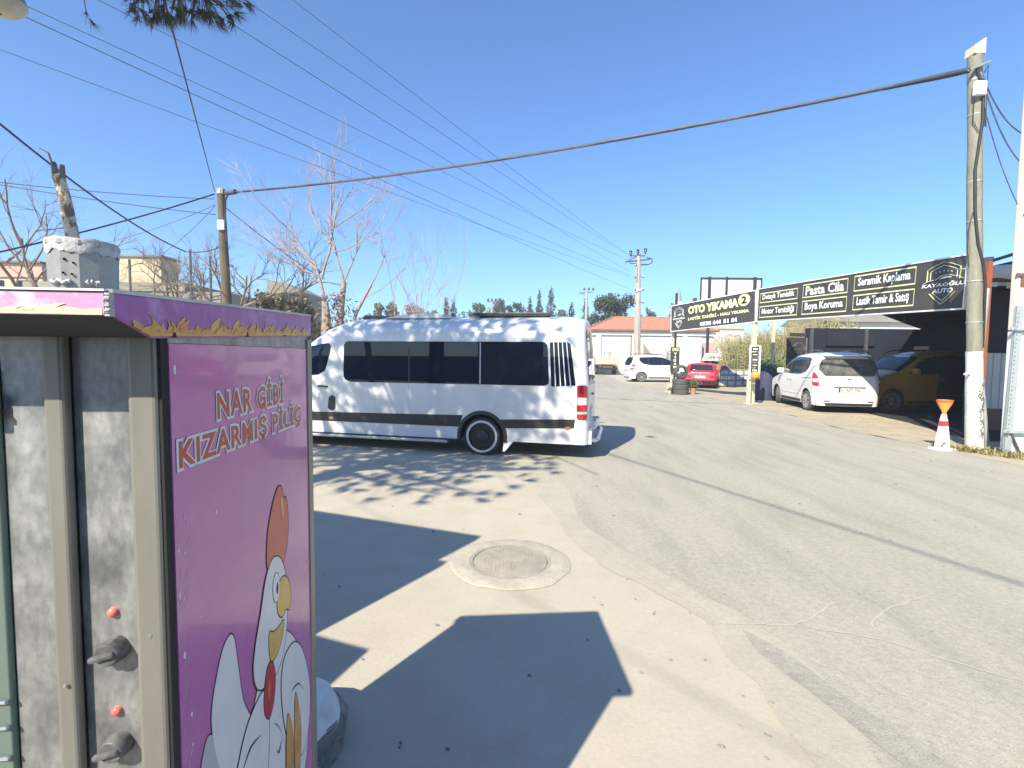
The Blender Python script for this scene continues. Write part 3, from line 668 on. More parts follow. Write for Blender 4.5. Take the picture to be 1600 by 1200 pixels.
# ---- the compact people carriers (one builder, three cars)
def people_carrier(name, label, cat, loc, rz, paint, glass='glass_car', door_open=False, sc=1.0, alloy='alloy', steer=0.0, rearglass=None, plate=None):
    t = thing(name, label, cat, loc, rz); t.scale = (sc, sc, sc)
    K = Car(t, 0.89, -3.42, 0.72, [(-3.42, 0.62), (-3.36, 0.82), (-3.0, 0.98), (-2.5, 1.10), (-2.28, 1.16), (-1.55, 1.58), (-1.1, 1.70), (-0.4, 1.735), (0.3, 1.71), (0.60, 1.67), (0.72, 1.62)],
            0.22, 0.98, 0.13, [(0, 0.31), (-2.52, 0.31)], rake=((0, 0), (0.45, 0.03), (0.75, 0.05), (1.0, 0.0), (1.62, -0.26), (1.75, -0.30)), frake=((0, 0.1), (0.5, 0), (0.8, 0.05), (1.2, 0.3)), rr=0.24, rf=0.45, hr=0.26, n=3.0, archR=0.36)
    K.body(paint)
    for sd in (-1, 1):
        wv = K.pane('side_window', round_poly([(-2.12, 1.07), (-1.72, 1.40), (-1.42, 1.53), (-0.9, 1.585), (0.14, 1.555), (0.24, 1.50), (0.10, 1.26), (-0.12, 1.13), (-0.6, 1.06)], 0.08), sd, glass, rows=12, cols=22)
        for x in (-1.28, -0.42): K.pane('pillar', [(x - 0.03, 1.07), (x + 0.03, 1.07), (x + 0.06, 1.56), (x, 1.56)], sd, 'black_trim', off=0.008, parent=wv, rows=6, cols=1, lip=0.004)
        for x in (-1.30, -0.28): K.pane('door_seam', [(x - 0.004, 0.30), (x + 0.004, 0.30), (x + 0.004, 1.05), (x - 0.004, 1.05)], sd, 'print_shade', off=0.0012, rows=6, cols=1, lip=0.01)
        K.pane('door_rail', [(-0.33, 0.955), (0.34, 0.965), (0.34, 0.985), (-0.33, 0.975)], sd, 'dark_post', off=0.004, rows=2, cols=6, lip=0.01)
        for x in (-1.42, -1.16):
            p0, p1 = K.P(x - 0.07, 0.905, sd, 0.02), K.P(x + 0.07, 0.908, sd, 0.02)
            MB().bar(p0, p1, 0.02, 0.03).build('door_handle', paint, t, bevel=0.006)
        K.pane('sill_trim', [(-2.1, 0.235), (-0.42, 0.235), (-0.42, 0.32), (-2.1, 0.32)], sd, 'black_trim', off=0.006, rows=2, cols=8)
        K.pane('rub_strip', [(-2.05, 0.47), (-0.45, 0.47), (-0.45, 0.50), (-2.05, 0.50)], sd, paint, off=0.012, rows=2, cols=8)
        tl = K.pane('tail_light', round_poly([(0.44, 0.78), (0.66, 0.75), (0.69, 0.95), (0.60, 1.13), (0.50, 1.16), (0.42, 0.98)], 0.04), sd, 'red_lens', off=0.010, rows=8, cols=6, lip=0.03)
        K.pane('lens', [(0.45, 0.87), (0.69, 0.87), (0.68, 0.97), (0.44, 0.97)], sd, 'clear_lens', off=0.014, parent=tl, rows=3, cols=5, lip=0.008)
        K.rear('headlight', [(sd * 0.45, 0.60), (sd * 0.62, 0.62), (sd * 0.60, 0.80), (sd * 0.45, 0.74)], 'clear_lens', front=True, off=0.02)
        for x in (0, -2.52): wheel(t, x, sd * 0.785, 0.31, 0.19, 0.225, sd, 'tyre_dusty', alloy, 'spoke', steer=steer if x < -1 else 0)
        rl = MB(); rl.tube([(-1.55, sd * 0.60, 1.62), (-1.35, sd * 0.61, 1.72), (-0.5, sd * 0.62, 1.78), (0.25, sd * 0.61, 1.755), (0.42, sd * 0.60, 1.70)], 0.02, 8)
        rl.build('roof_rail', 'dark_post', t, smooth=60)
        mm = MB(); y0, y1 = sorted((sd * 0.86, sd * 1.07)); mm.box(-2.02, -1.90, y0, y1, 1.06, 1.22); mm.build('wing_mirror', paint, t, bevel=0.03)
        K.rear('reflector', [(sd * 0.50, 0.33), (sd * 0.66, 0.33), (sd * 0.66, 0.37), (sd * 0.50, 0.37)], 'dark_post', off=0.008)
    K.deck('windshield', -2.26, -1.58, 0.72, 0.62, glass)
    K.rear('rear_window', round_poly([(-0.66, 1.05), (0.66, 1.05), (0.80, 1.26), (0.70, 1.48), (0.60, 1.53), (-0.60, 1.53), (-0.70, 1.48), (-0.80, 1.26)], 0.05), rearglass or glass, off=0.014)
    MB().bar((0.62, 0.02, 1.075), (0.60, 0.42, 1.09), 0.02, 0.03).build('rear_wiper', 'black_trim', t)
    sp = MB(); sp.prism([(0.28, 1.66), (0.62, 1.615), (0.64, 1.60), (0.30, 1.585)], lambda x, z: Vector((x, -0.62, z)), lambda x, z: Vector((x, 0.62, z))); sp.build('roof_spoiler', paint, t, bevel=0.012)
    K.rear('badge', [(-0.06, 0.955), (0.06, 0.955), (0.06, 0.985), (-0.06, 0.985)], 'chrome', off=0.012)
    K.rear('plate_lip', [(-0.42, 0.735), (0.42, 0.735), (0.42, 0.755), (-0.42, 0.755)], 'dark_post', off=0.03, th=0.03)
    K.rear('rear_bumper_trim', [(-0.62, 0.23), (0.62, 0.23), (0.66, 0.30), (-0.66, 0.30)], 'black_trim', off=0.01)
    p = K.rear('number_plate', [(-0.30, 0.605), (0.30, 0.605), (0.30, 0.715), (-0.30, 0.715)], 'plate_white', off=0.018)
    K.rear('plate_band', [(-0.30, 0.606), (-0.25, 0.606), (-0.25, 0.714), (-0.30, 0.714)], 'blue', off=0.021, parent=p, th=0.004)
    if plate:
        text(plate, -0.235, 0.622, 0.285, 0.70, 0, p, 'ink', axis='YZ', depth=K.dx(K.xr, 0.66) + 0.022, name='plate_lettering')
    return t, K
courier, KC = people_carrier('people_carrier', 'white people carrier with dusty rear window parked nose-in at the car wash', 'car', (9.99 + 0.93, 16.27 - 0.17, 0.004), PI / 2 + PI - rad(10.3) , 'white_car', rearglass='glass_dust', sc=1.08, steer=rad(-22), plate='01 AFT 743')
for ch_ in courier.children:
    if not ch_.name.startswith('wheel'): ch_.scale = (1, 1, 1.075); ch_.location.z = -0.015
dokker, KD = people_carrier('people_carrier', 'white people carrier seen side-on behind the tyre stack, facing the shop sign', 'car', (9.05, 34.5, 0.004), PI, 'white_car', glass='glass', sc=1.12)
taxi, KT = people_carrier('taxi', 'yellow taxi with its side door slid open in the dark car wash', 'taxi', (15.5, 17.0, 0.004), 0.06, 'yellow_car', glass='glass', sc=1.2)
# the taxi stands with its near sliding door open
KT.pane('door_opening', round_poly([(-1.25, 0.35), (-0.45, 0.35), (-0.38, 0.9), (-0.62, 1.50), (-1.22, 1.50)], 0.1), -1, 'under', off=0.010)
sd_ = MB().box(-0.42, 0.42, -1.03, -0.97, 0.33, 1.0); sd_.bar((-0.40, -0.98, 1.0), (-0.36, -0.90, 1.52), 0.05); sd_.bar((0.40, -0.98, 1.0), (0.30, -0.90, 1.52), 0.05)
sdo = sd_.build('sliding_door', 'yellow_car', taxi, bevel=0.015); sdo.location = (0.16, 0, 0)
ts = MB().box(-0.95, -0.72, -0.25, 0.25, 1.74, 1.86).build('taxi_sign', 'amber', taxi, bevel=0.03)

# ---- red saloon seen from behind
saloon = thing('saloon_car', 'red saloon car with an open side door seen from behind', 'car', (11.08, 28.1, 0.004), PI / 2 + PI - rad(25))
SC = Car(saloon, 0.86, -3.3, 0.98, [(-3.3, 0.62), (-3.2, 0.78), (-2.2, 0.93), (-1.9, 1.0), (-1.35, 1.36), (-1.0, 1.44), (-0.2, 1.43), (0.05, 1.36), (0.42, 1.02), (0.55, 0.98), (0.95, 0.95), (0.98, 0.92)],
         0.24, 0.82, 0.16, [(0, 0.29), (-2.45, 0.29)], rake=((0, 0), (0.5, 0.04), (0.95, -0.05)), rr=0.12, rf=0.2, hr=0.20, n=3.4, archR=0.34)
SC.body('red_car')
SC.deck('rear_window', 0.06, 0.43, 0.56, 0.66, 'glass_car')
SC.deck('windshield', -1.88, -1.38, 0.66, 0.56, 'glass_car')
for sd in (-1, 1):
    SC.pane('side_window', round_poly([(-1.72, 0.95), (-1.28, 1.28), (-1.0, 1.34), (-0.1, 1.32), (0.28, 0.98), (0.1, 0.94)], 0.05), sd, 'glass_car')
    SC.rear('tail_light', [(sd * 0.50, 0.60), (sd * 0.80, 0.60), (sd * 0.80, 0.74), (sd * 0.50, 0.74)], 'red_lens', off=0.014)
    SC.rear('headlight', [(sd * 0.45, 0.55), (sd * 0.75, 0.55), (sd * 0.75, 0.70), (sd * 0.45, 0.70)], 'clear_lens', front=True)
    for x in (0, -2.45): wheel(saloon, x, sd * 0.76, 0.29, 0.18, 0.19, sd, 'tyre_dusty', 'rim_black', 'steel')
SC.rear('rear_bumper', [(-0.84, 0.30), (0.84, 0.30), (0.84, 0.46), (-0.84, 0.46)], 'black_trim', off=0.06, th=0.08)
SC.rear('number_plate', [(-0.28, 0.60), (0.28, 0.60), (0.28, 0.72), (-0.28, 0.72)], 'plate_white', off=0.02)
SC.rear('badge', [(-0.05, 0.82), (0.05, 0.82), (0.05, 0.88), (-0.05, 0.88)], 'chrome', off=0.012)
dd = MB(); dd.prism([(0, 0.30), (0.95, 0.36), (1.05, 0.80), (0.95, 0.86), (0, 0.88)], lambda x, z: Vector((x, -0.03, z)), lambda x, z: Vector((x, 0.03, z)))
dd.bar((0.02, 0, 0.87), (0.18, 0, 1.30), 0.05); dd.bar((0.18, 0, 1.30), (0.48, 0, 1.28), 0.05); dd.bar((0.48, 0, 1.28), (1.02, 0, 0.83), 0.05)
od = dd.build('open_door', 'red_faded', saloon, label='opened dark red side door', bevel=0.012); od.location = (-1.2, 0.88, 0.02); od.rotation_euler = (0, 0, rad(68))
MB().prism([(0.06, 0.88), (0.98, 0.84), (0.5, 1.25), (0.2, 1.27)], lambda x, z: Vector((x, -0.005, z)), lambda x, z: Vector((x, 0.005, z))).build('door_glass', 'glass_car', od)
MB().box(0.08, 0.88, -0.045, -0.03, 0.45, 0.80).build('door_lining', 'print_shade', od)

# ---- red pickup with a white board on its cab, behind the saloon
pk = thing('pickup_truck', 'faded red pickup with a white number board above its cab, behind the red saloon', 'pickup', (13.95, 33.4, 0.004), -rad(22))
PB = MB().box(-0.85, 0.85, 0.0, 2.6, 0.45, 1.0).build('cargo_bed', 'red_faded', pk, bevel=0.02)
PC = MB(); PC.prism([(2.6, 0.4), (5.0, 0.4), (5.0, 0.95), (4.2, 1.05), (3.8, 1.55), (2.6, 1.58)], lambda y, z: Vector((-0.85, y, z)), lambda y, z: Vector((0.85, y, z)))
PC.build('cab', 'red_faded', pk, bevel=0.05)
MB().box(-0.6, 0.6, 2.57, 2.59, 1.12, 1.48).build('rear_window', 'glass', pk)
hb = MB().prism([(-0.72, 1.56), (0.66, 1.56), (0.62, 2.06), (-0.52, 2.06)], lambda x, z: Vector((x, 0.08, z)), lambda x, z: Vector((x, 0.0, z))).build('number_board', 'plate_white', pk)
text('1288.A', -0.50, 1.66, 0.48, 1.90, -0.002, hb, 'ink', bold=0.02)
fm = MB(); 
for x in (-0.65, 0.6): fm.bar((x, 0.05, 0.95), (x, 0.05, 1.6), 0.05)
fm.build('board_frame', 'red_faded', pk)
for sd in (-1, 1):
    for y in (0.8, 4.2):
        o = tyre_mesh(0.32, 0.2, 0.2).build('wheel', 'tyre_dusty', pk, smooth=40); o.location = (sd * 0.76, y, 0.32); o.rotation_euler = (0, 0, PI / 2)
        MB().lathe([(0.2, 0.05), (0.1, 0.07), (0, 0.07)], 20, axis='Y', caps=False).build('rim', 'rim_black', o)

# ---- flat-bed lorry, tail towards us
lo = thing('flatbed_lorry', 'dusty beige flatbed lorry parked tail-out before the warehouse', 'lorry', (9.2, 46.0, 0))
MB().box(-1.15, 1.05, 0, 5.5, 1.0, 1.22).build('bed', 'truck_beige', lo, bevel=0.02)
MB().box(-1.15, 1.05, -0.06, 0.0, 1.02, 1.75).build('tailgate', 'truck_beige', lo, bevel=0.02)
for x0, x1 in ((-1.15, -1.10), (1.0, 1.05)): MB().box(x0, x1, 0.0, 5.5, 1.22, 1.70).build('side_board', 'truck_beige', lo)
MB().box(-0.95, 0.9, 5.7, 7.3, 0.6, 2.25).build('cab', 'truck_beige', lo, bevel=0.1)
MB().box(-0.75, 0.7, 5.66, 5.7, 1.7, 2.15).build('cab_window', 'glass', lo)
MB().box(-0.5, 0.45, 0.1, 7.2, 0.62, 0.98).build('chassis', 'brown_trim', lo)
MB().box(-1.0, 0.9, -0.02, 0.06, 0.55, 0.72).build('rear_bumper', 'black_trim', lo)
rk = MB()
for x in (-0.35, 0.1, 0.25): rk.bar((x, 0.3, 1.7), (x, 0.3, 2.15), 0.05)
rk.bar((-0.45, 0.3, 2.13), (0.35, 0.3, 2.13), 0.06); rk.build('rack', 'dark_post', lo)
for sd in (-1, 1):
    MB().box(sd * 0.8 - 0.13, sd * 0.8 + 0.13, -0.07, -0.03, 0.76, 0.92).build('tail_light', 'brown_trim', lo)
    for y in (1.2, 6.3):
        o = tyre_mesh(0.42, 0.32, 0.26).build('wheel', 'tyre', lo, smooth=40); o.location = (sd * 0.85 - 0.05, y, 0.42); o.rotation_euler = (0, 0, PI / 2)
        MB().lathe([(0.26, 0.1), (0.1, 0.12), (0, 0.12)], 20, axis='Y', caps=False).build('rim', 'truck_beige', o)

# ------------------------------------------------------------------ the roasting cabinet in front
gr = thing('roasting_cabinet', 'steel chicken roasting cabinet with purple printed side, flame canopy and two black knobs', 'roasting cabinet', (-0.533, 0.733, 0), rad(4.794))
BW, BD, ZB, ZT = -0.90, 0.655, 0.12, 1.80
b = MB().box(BW, -0.004, 0.019, BD, ZB, ZT); b.build('body', 'steel', gr)
for x in (BW + 0.04, -0.06):
    for y in (0.05, BD - 0.06): MB().box(x - 0.02, x + 0.02, y - 0.02, y + 0.02, 0.0, ZB).build('leg', 'steel_strip', gr)
# front: recessed sheets between brushed strips
MB().box(-0.139, -0.046, 0.013, 0.017, ZB, 1.795).build('front_sheet', 'steel', gr)
MB().box(-0.232, -0.166, 0.004, 0.014, ZB, 1.795).build('front_sheet', 'steel', gr)
MB().box(-0.169, -0.139, -0.006, 0.012, ZB, 1.795).build('front_strip', 'steel_strip', gr, bevel=0.006, bseg=3)
MB().box(-0.048, -0.0045, -0.010, 0.012, ZB, 1.790).build('corner_strip', 'steel_strip', gr, bevel=0.007, bseg=3)
MB().box(-0.0035, 0.0005, -0.006, 0.010, ZB, 1.785).build('corner_gap', 'dark_gap', gr)
# glass door at the left with racks behind it
dr = MB().box(-0.88, -0.236, -0.004, 0.008, 0.35, 1.72).build('glass_door', 'edge_glass', gr, bevel=0.002)
MB().box(-0.87, -0.24, 0.010, 0.0118, 0.30, 1.74).build('oven_dark', 'dark_gap', gr)
for z in (1.213, 1.172, 1.123, 1.06, 1.0):
    MB().tube([(-0.86, -0.008, z), (-0.238, -0.008, z)], 0.0035, 8).build('rack_rod', 'chrome', gr)
MB().box(-0.262, -0.232, -0.016, -0.004, 1.645, 1.685).build('hinge', 'black_trim', gr, bevel=0.003)
MB().box(-0.268, -0.226, -0.012, -0.003, 1.655, 1.662).build('hinge', 'black_trim', gr)
for z in (1.28, 1.122):
    k = MB().lathe([(0.0, -0.020), (0.016, -0.020), (0.0185, -0.017), (0.0205, -0.004), (0.0215, 0.004)], 28, o=(-0.092, 0.010, z), axis='Y', caps=False)
    kn = k.build('knob', 'knob', gr, smooth=40)
    h = MB().bar((-0.078, -0.010, z + 0.004), (-0.116, -0.010, z - 0.006), 0.010, 0.012, up=(0, 1, 0)); h.build('knob_grip', 'knob', kn, bevel=0.004)
for z in (1.339, 1.176):
    MB().lathe([(0.0, -0.005), (0.005, -0.0045), (0.0075, -0.001), (0.0078, 0.004)], 20, o=(-0.094, 0.010, z), axis='Y', caps=False).build('pilot_lamp', 'lamp_red', gr, smooth=50)
for x, z in ((-0.026, 1.31), (-0.152, 1.235)):
    MB().lathe([(0, -0.0112), (0.003, -0.0108), (0.0035, -0.0095)], 8, o=(x, 0, z), axis='Y', caps=False).build('rivet', 'steel', gr)
# purple printed side, tail edge of aluminium
sp_ = MB().box(-0.003, 0.0025, 0.011, 0.630, ZB, 1.764); side_panel = sp_.build('side_panel', 'purple', gr)
MB().box(-0.003, 0.006, 0.631, BD + 0.012, ZB, 1.79).build('edge_strip', 'steel_strip', gr, bevel=0.003)
MB().box(-0.003, 0.001, 0.011, 0.632, 1.765, 1.80).build('top_rail', 'steel', gr)
def print_on_side(name, poly, m, lvl, parent=side_panel):
    x = 0.0028 + lvl * 0.0005
    mb = MB(); mb.prism(poly, lambda y, z: Vector((x - 0.0003, y, z)), lambda y, z: Vector((x, y, z))); return mb.build(name, m, parent)
def side_text(s, y0, z0, y1, z1, shear=0.0):
    cu_o = text(s, y0, z0, y1, z1, 0.0028, side_panel, 'print_white', bold=0.08, axis='YZ', depth=0.0006, shear=shear, space=1.06)
    dy, dz = (y1 - y0) * 0.012, (z1 - z0) * 0.07
    text(s, y0 + dy, z0 + dz, y1 - dy, z1 - dz, 0.0028, side_panel, 'text_red', bold=0.022, axis='YZ', depth=0.0012, shear=shear, space=1.12)
side_text('NAR GİBİ', 0.142, 1.622, 0.462, 1.698)
side_text('KIZARMIŞ PİLİÇ', 0.020, 1.546, 0.582, 1.628)
# plain rooster print: white bird in profile, red comb and wattle, yellow beak
def art(name, pts, m, lvl, line=0.0035, k=6):
    p = smooth_poly(pts, k)
    if line: print_on_side('outline', grow(p, line), 'ink', lvl - 0.5)
    return print_on_side(name, p, m, lvl)
art('tail_print', [(0.18, 0.86), (0.12, 0.98), (0.10, 1.09), (0.13, 1.17), (0.16, 1.20), (0.185, 1.19), (0.20, 1.12), (0.22, 1.03), (0.27, 0.93), (0.26, 0.84)], 'print_white', 1)
art('tail_print', [(0.17, 0.80), (0.09, 0.90), (0.06, 1.00), (0.08, 1.06), (0.105, 1.05), (0.14, 0.98), (0.22, 0.90), (0.24, 0.80)], 'print_shade', 0.8)
art('body_print', [(0.36, 1.06), (0.30, 1.03), (0.24, 0.95), (0.17, 0.84), (0.14, 0.72), (0.17, 0.60), (0.26, 0.52), (0.38, 0.48), (0.50, 0.52), (0.575, 0.60), (0.60, 0.72), (0.585, 0.84), (0.54, 0.94), (0.48, 1.02), (0.42, 1.06)], 'print_white', 1.6)
art('comb_print', [(0.345, 1.26), (0.35, 1.33), (0.375, 1.385), (0.41, 1.425), (0.435, 1.42), (0.447, 1.39), (0.462, 1.385), (0.472, 1.34), (0.47, 1.29), (0.452, 1.245), (0.42, 1.225), (0.38, 1.235)], 'print_red', 2)
art('head_print', [(0.37, 1.265), (0.335, 1.235), (0.305, 1.17), (0.275, 1.11), (0.265, 1.06), (0.285, 1.01), (0.34, 0.985), (0.40, 0.985), (0.44, 1.03), (0.455, 1.10), (0.455, 1.16), (0.44, 1.215), (0.41, 1.255)], 'print_white', 3)
art('beak_print', [(0.40, 1.185), (0.435, 1.195), (0.468, 1.165), (0.478, 1.12), (0.468, 1.095), (0.448, 1.105), (0.42, 1.10), (0.395, 1.13)], 'print_yellow', 4)
art('lower_beak_print', [(0.345, 1.10), (0.37, 1.09), (0.40, 1.085), (0.43, 1.085), (0.42, 1.05), (0.385, 1.025), (0.35, 1.035)], 'print_yellow', 3.8)
art('eye_print', [(0.385, 1.225), (0.37, 1.20), (0.375, 1.165), (0.392, 1.155), (0.405, 1.175), (0.405, 1.21)], 'plate_white', 4.4, line=0.002)
print_on_side('pupil_print', smooth_poly([(0.395, 1.20), (0.388, 1.185), (0.394, 1.17), (0.401, 1.185)], 5), 'ink', 5)
art('wattle_print', [(0.335, 1.03), (0.315, 0.99), (0.312, 0.94), (0.335, 0.905), (0.36, 0.925), (0.372, 0.975), (0.36, 1.02)], 'print_dred', 5)
print_on_side('shine_print', smooth_poly([(0.335, 1.0), (0.328, 0.97), (0.337, 0.945), (0.345, 0.975)], 5), 'print_red', 6)
print_on_side('shine_print', smooth_poly([(0.425, 1.395), (0.432, 1.36), (0.442, 1.34), (0.44, 1.385)], 5), 'print_yellow', 3)
art('wing_print', [(0.29, 0.99), (0.22, 0.96), (0.165, 0.87), (0.135, 0.75), (0.15, 0.62), (0.20, 0.545), (0.25, 0.58), (0.29, 0.68), (0.325, 0.80), (0.335, 0.91), (0.32, 0.975)], 'print_white', 4)
art('wing_print', [(0.44, 0.99), (0.50, 0.985), (0.555, 0.93), (0.60, 0.83), (0.61, 0.74), (0.585, 0.66), (0.54, 0.64), (0.48, 0.70), (0.43, 0.80), (0.41, 0.90), (0.415, 0.96)], 'print_white', 4)
for pts in ([(0.20, 0.89), (0.24, 0.915), (0.29, 0.90)], [(0.175, 0.77), (0.23, 0.80), (0.29, 0.77)], [(0.36, 0.87), (0.40, 0.82), (0.47, 0.62)], [(0.47, 0.87), (0.52, 0.86), (0.56, 0.81)], [(0.37, 0.80), (0.385, 0.78), (0.405, 0.795)], [(0.33, 0.74), (0.37, 0.70), (0.44, 0.67)]):
    L = smooth_poly([pts[0], pts[1], pts[2], (pts[1][0] + 0.002, pts[1][1] - 0.006)], 5); print_on_side('outline', L, 'ink', 5.4)
for c in (0.0, 0.055):
    art('feather_print', [(0.445 + c, 0.83 + c * 0.3), (0.432 + c, 0.76 + c * 0.3), (0.43 + c, 0.66), (0.45 + c, 0.58), (0.475 + c, 0.66), (0.475 + c, 0.75)], 'print_brown', 6, line=0.002)
# chips and scratches in the vinyl
for i in range(16):
    y, z = (R.uniform(0.012, 0.05) if R.random() < 0.55 else R.uniform(0.02, 0.62)), R.uniform(0.8, 1.755)
    if y > 0.06: z = R.uniform(1.10, 1.50)
    s_ = R.uniform(0.0012, 0.0045); p = [(y + s_ * R.uniform(0.5, 1.4) * math.cos(a), z + s_ * R.uniform(0.8, 2.6) * math.sin(a)) for a in (0, 1.1, 2.2, 3.1, 4.2, 5.3)]
    print_on_side('chip', p, 'print_white', 0.4)
for i in range(30):
    y, z = R.uniform(0.012, 0.045), R.uniform(0.95, 1.5); a = R.uniform(0.6, 1.5); l = R.uniform(0.008, 0.03); w_ = 0.0005
    dy, dz = l * math.cos(a), l * math.sin(a)
    print_on_side('scratch', [(y - w_, z), (y + w_, z), (y + dy + w_ * 0.4, z + dz), (y + dy - w_ * 0.4, z + dz)], 'print_white', 0.5)
# canopy: tray with a sloped soffit; front 4 mm lower than the tail
cz = lambda y: 1.828 + 0.041 * (y + 0.115)
cv = MB()
for (x0, x1, y0, y1) in ((BW - 0.03, 0.004, -0.112, BD),):
    cv.add([(x0, y0, cz(y0)), (x1, y0, cz(y0)), (x1, y1, cz(y1)), (x0, y1, cz(y1)), (x0, y0, cz(y0) - 0.031), (x1, y0, cz(y0) - 0.031), (x1, -0.03, 1.772), (x0, -0.03, 1.772), (x1, y1, 1.80), (x0, y1, 1.80)],
           [(0, 1, 2, 3), (4, 7, 6, 5), (0, 4, 5, 1), (1, 5, 6, 8, 2), (0, 3, 9, 7, 4), (3, 2, 8, 9), (7, 9, 8, 6)][:1] + [(0, 4, 5, 1), (1, 5, 6, 8, 2), (0, 3, 9, 7, 4), (3, 2, 8, 9), (7, 9, 8, 6)])
cv.build('canopy', 'galv', gr)
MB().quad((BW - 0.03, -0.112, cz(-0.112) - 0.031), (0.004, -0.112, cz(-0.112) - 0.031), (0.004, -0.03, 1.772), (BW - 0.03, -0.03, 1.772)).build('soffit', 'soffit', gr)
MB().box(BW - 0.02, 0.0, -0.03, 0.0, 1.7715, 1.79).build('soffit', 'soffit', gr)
ff = MB().box(BW - 0.03, 0.0005, -0.1155, -0.112, cz(-0.1) - 0.032, cz(-0.1) - 0.003).build('front_fascia', 'pink_faded', gr)
lip = MB().box(BW - 0.035, 0.003, -0.118, -0.108, cz(-0.11) - 0.001, cz(-0.11) + 0.0018); lip.build('fascia_lip', 'sign_edge', gr)
fp = [(-0.110, cz(-0.11) - 0.003), (-0.110, cz(-0.11) - 0.031), (-0.035, 1.770), (0.62, 1.7985), (BD, 1.802), (BD, cz(BD) - 0.003)]
sf = MB().prism(fp, lambda y, z: Vector((0.004, y, z)), lambda y, z: Vector((0.0075, y, z))).build('side_fascia', 'purple_worn', gr)
le = MB(); pts_ = [fp[5], (fp[0][0], fp[0][1])]
le.bar((0.006, -0.112, cz(-0.11)), (0.006, BD, cz(BD)), 0.007, 0.005); le.build('fascia_lip', 'silver', gr)
cg = MB()
for i in range(14):
    z = cz(-0.11) - 0.003 - i * 0.0021; cg.box(0.002, 0.0082, -0.1165 + 0.002 * math.sin(i * 1.7), -0.108 + 0.0015 * math.sin(i * 2.9), z - 0.0023, z)
cg.build('corner_crease', 'galv_rough', gr)
def flames(parent, fmap, u0, u1, base, hmax, mats_, seed, n):
    rr = random.Random(seed)
    for li, (mtl, sc, bandh) in enumerate(mats_):
        mb = MB(); lv = 0.0004 + 0.0006 * li
        K = 40; band = [(u0 + (u1 - u0) * k / K, base(u0 + (u1 - u0) * k / K)) for k in range(K + 1)] + [(u1 - (u1 - u0) * k / K, base(u1 - (u1 - u0) * k / K) + hmax * bandh * (0.75 + 0.5 * noise.noise((k * 0.9, li * 3.0, seed)))) for k in range(K + 1)]
        mb.prism(band, lambda p, z: fmap(p, z, lv - 0.0003), lambda p, z: fmap(p, z, lv))
        for i in range(n):
            a = u0 + (u1 - u0) * (i + rr.uniform(-0.3, 0.3) + 0.5) / n; w = (u1 - u0) / n * rr.uniform(0.65, 1.15) * (0.7 + 0.3 * sc); h = hmax * rr.uniform(0.45, 1.0) * sc; ln = rr.choice((-1, 1, 1)) * rr.uniform(0.2, 0.7) * w
            if not (u0 + w < a < u1 - w * 1.3): continue
            b0 = base(a)
            pts = [(a - w * 0.55, b0 + hmax * bandh * 0.4), (a - w * 0.46, b0 + h * 0.34), (a - w * 0.34 - ln * 0.1, b0 + h * 0.58), (a - w * 0.16 + ln * 0.35, b0 + h * 0.80), (a + ln * 0.9, b0 + h * 0.97), (a + ln * 1.05 + w * 0.03, b0 + h * 0.94), (a + ln * 0.6 + w * 0.10, b0 + h * 0.78),
                   (a + ln * 0.25 + w * 0.16, b0 + h * 0.56), (a + w * 0.26, b0 + h * 0.46), (a + w * 0.36 + ln * 0.15, b0 + h * 0.60), (a + w * 0.43 + ln * 0.2, b0 + h * 0.63), (a + w * 0.46, b0 + h * 0.42), (a + w * 0.55, b0 + hmax * bandh * 0.4)]
            q = lv + 0.00002 * (i + 1); mb.prism(smooth_poly(pts, 6), lambda p, z: fmap(p, z, q - 0.0002), lambda p, z: fmap(p, z, q))
        mb.build('flame_print', mtl, parent)
def fb(y): return (1.772 + (y + 0.035) * 0.0435 if y > -0.035 else 1.770 + (-0.035 - y) * 0.36) + 0.0012
flames(sf, lambda y, z, l: Vector((0.0077 + l, y, z)), -0.075, 0.640, fb, 0.037, (('flame_yellow', 1.0, 0.34), ('flame_orange', 0.74, 0.20), ('flame_yellow', 0.46, 0.12)), 5, 21)
flames(ff, lambda x, z, l: Vector((x, -0.1157 - l, z)), BW - 0.02, -0.001, lambda x: cz(-0.1) - 0.0315, 0.021, (('flame_pale', 1.0, 0.5), ('flame_faint', 0.6, 0.12)), 9, 22)
for y in (0.015, 0.26, 0.46):
    MB().prism([(y - 0.006, fb(y) - 0.002), (y + 0.006, fb(y) - 0.002), (y + 0.003, fb(y) + 0.005), (y - 0.002, fb(y) + 0.007)], lambda y_, z: Vector((0.0078, y_, z)), lambda y_, z: Vector((0.0095, y_, z))).build('clip', 'dark_gap', sf)
# bent sheet-metal chimney standing on the canopy
CX, CY, CS = -0.286, 0.24, 0.66
ch = MB(); prof = [(0.050, 1.835), (0.052, 1.86), (0.0545, 1.943), (0.057, 1.95), (0.0565, 1.957), (0.053, 1.956), (0.050, 1.90)]
ch.lathe(prof, 12, o=(CX, CY, 0), caps=False); chim = ch.build('chimney', 'galv', gr, smooth=14)
rm = MB(); vs = []; n = 48
for k in range(n):
    a = 2 * PI * k / n; w = noise.noise((math.cos(a) * 3, math.sin(a) * 3, 2)); w2 = noise.noise((math.cos(a) * 9, math.sin(a) * 9, 6))
    for r, z in ((0.0547, 1.934 + 0.012 * w + 0.006 * w2), (0.0553, 1.938 + 0.012 * w), (0.0558, 1.957 + 0.003 * w2), (0.0540, 1.961 + 0.003 * w), (0.050, 1.958)):
        vs.append((CX + r * math.cos(a), CY + r * math.sin(a), z))
rm.add(vs, [(5 * i + j, 5 * ((i + 1) % n) + j, 5 * ((i + 1) % n) + j + 1, 5 * i + j + 1) for i in range(n) for j in range(4)])
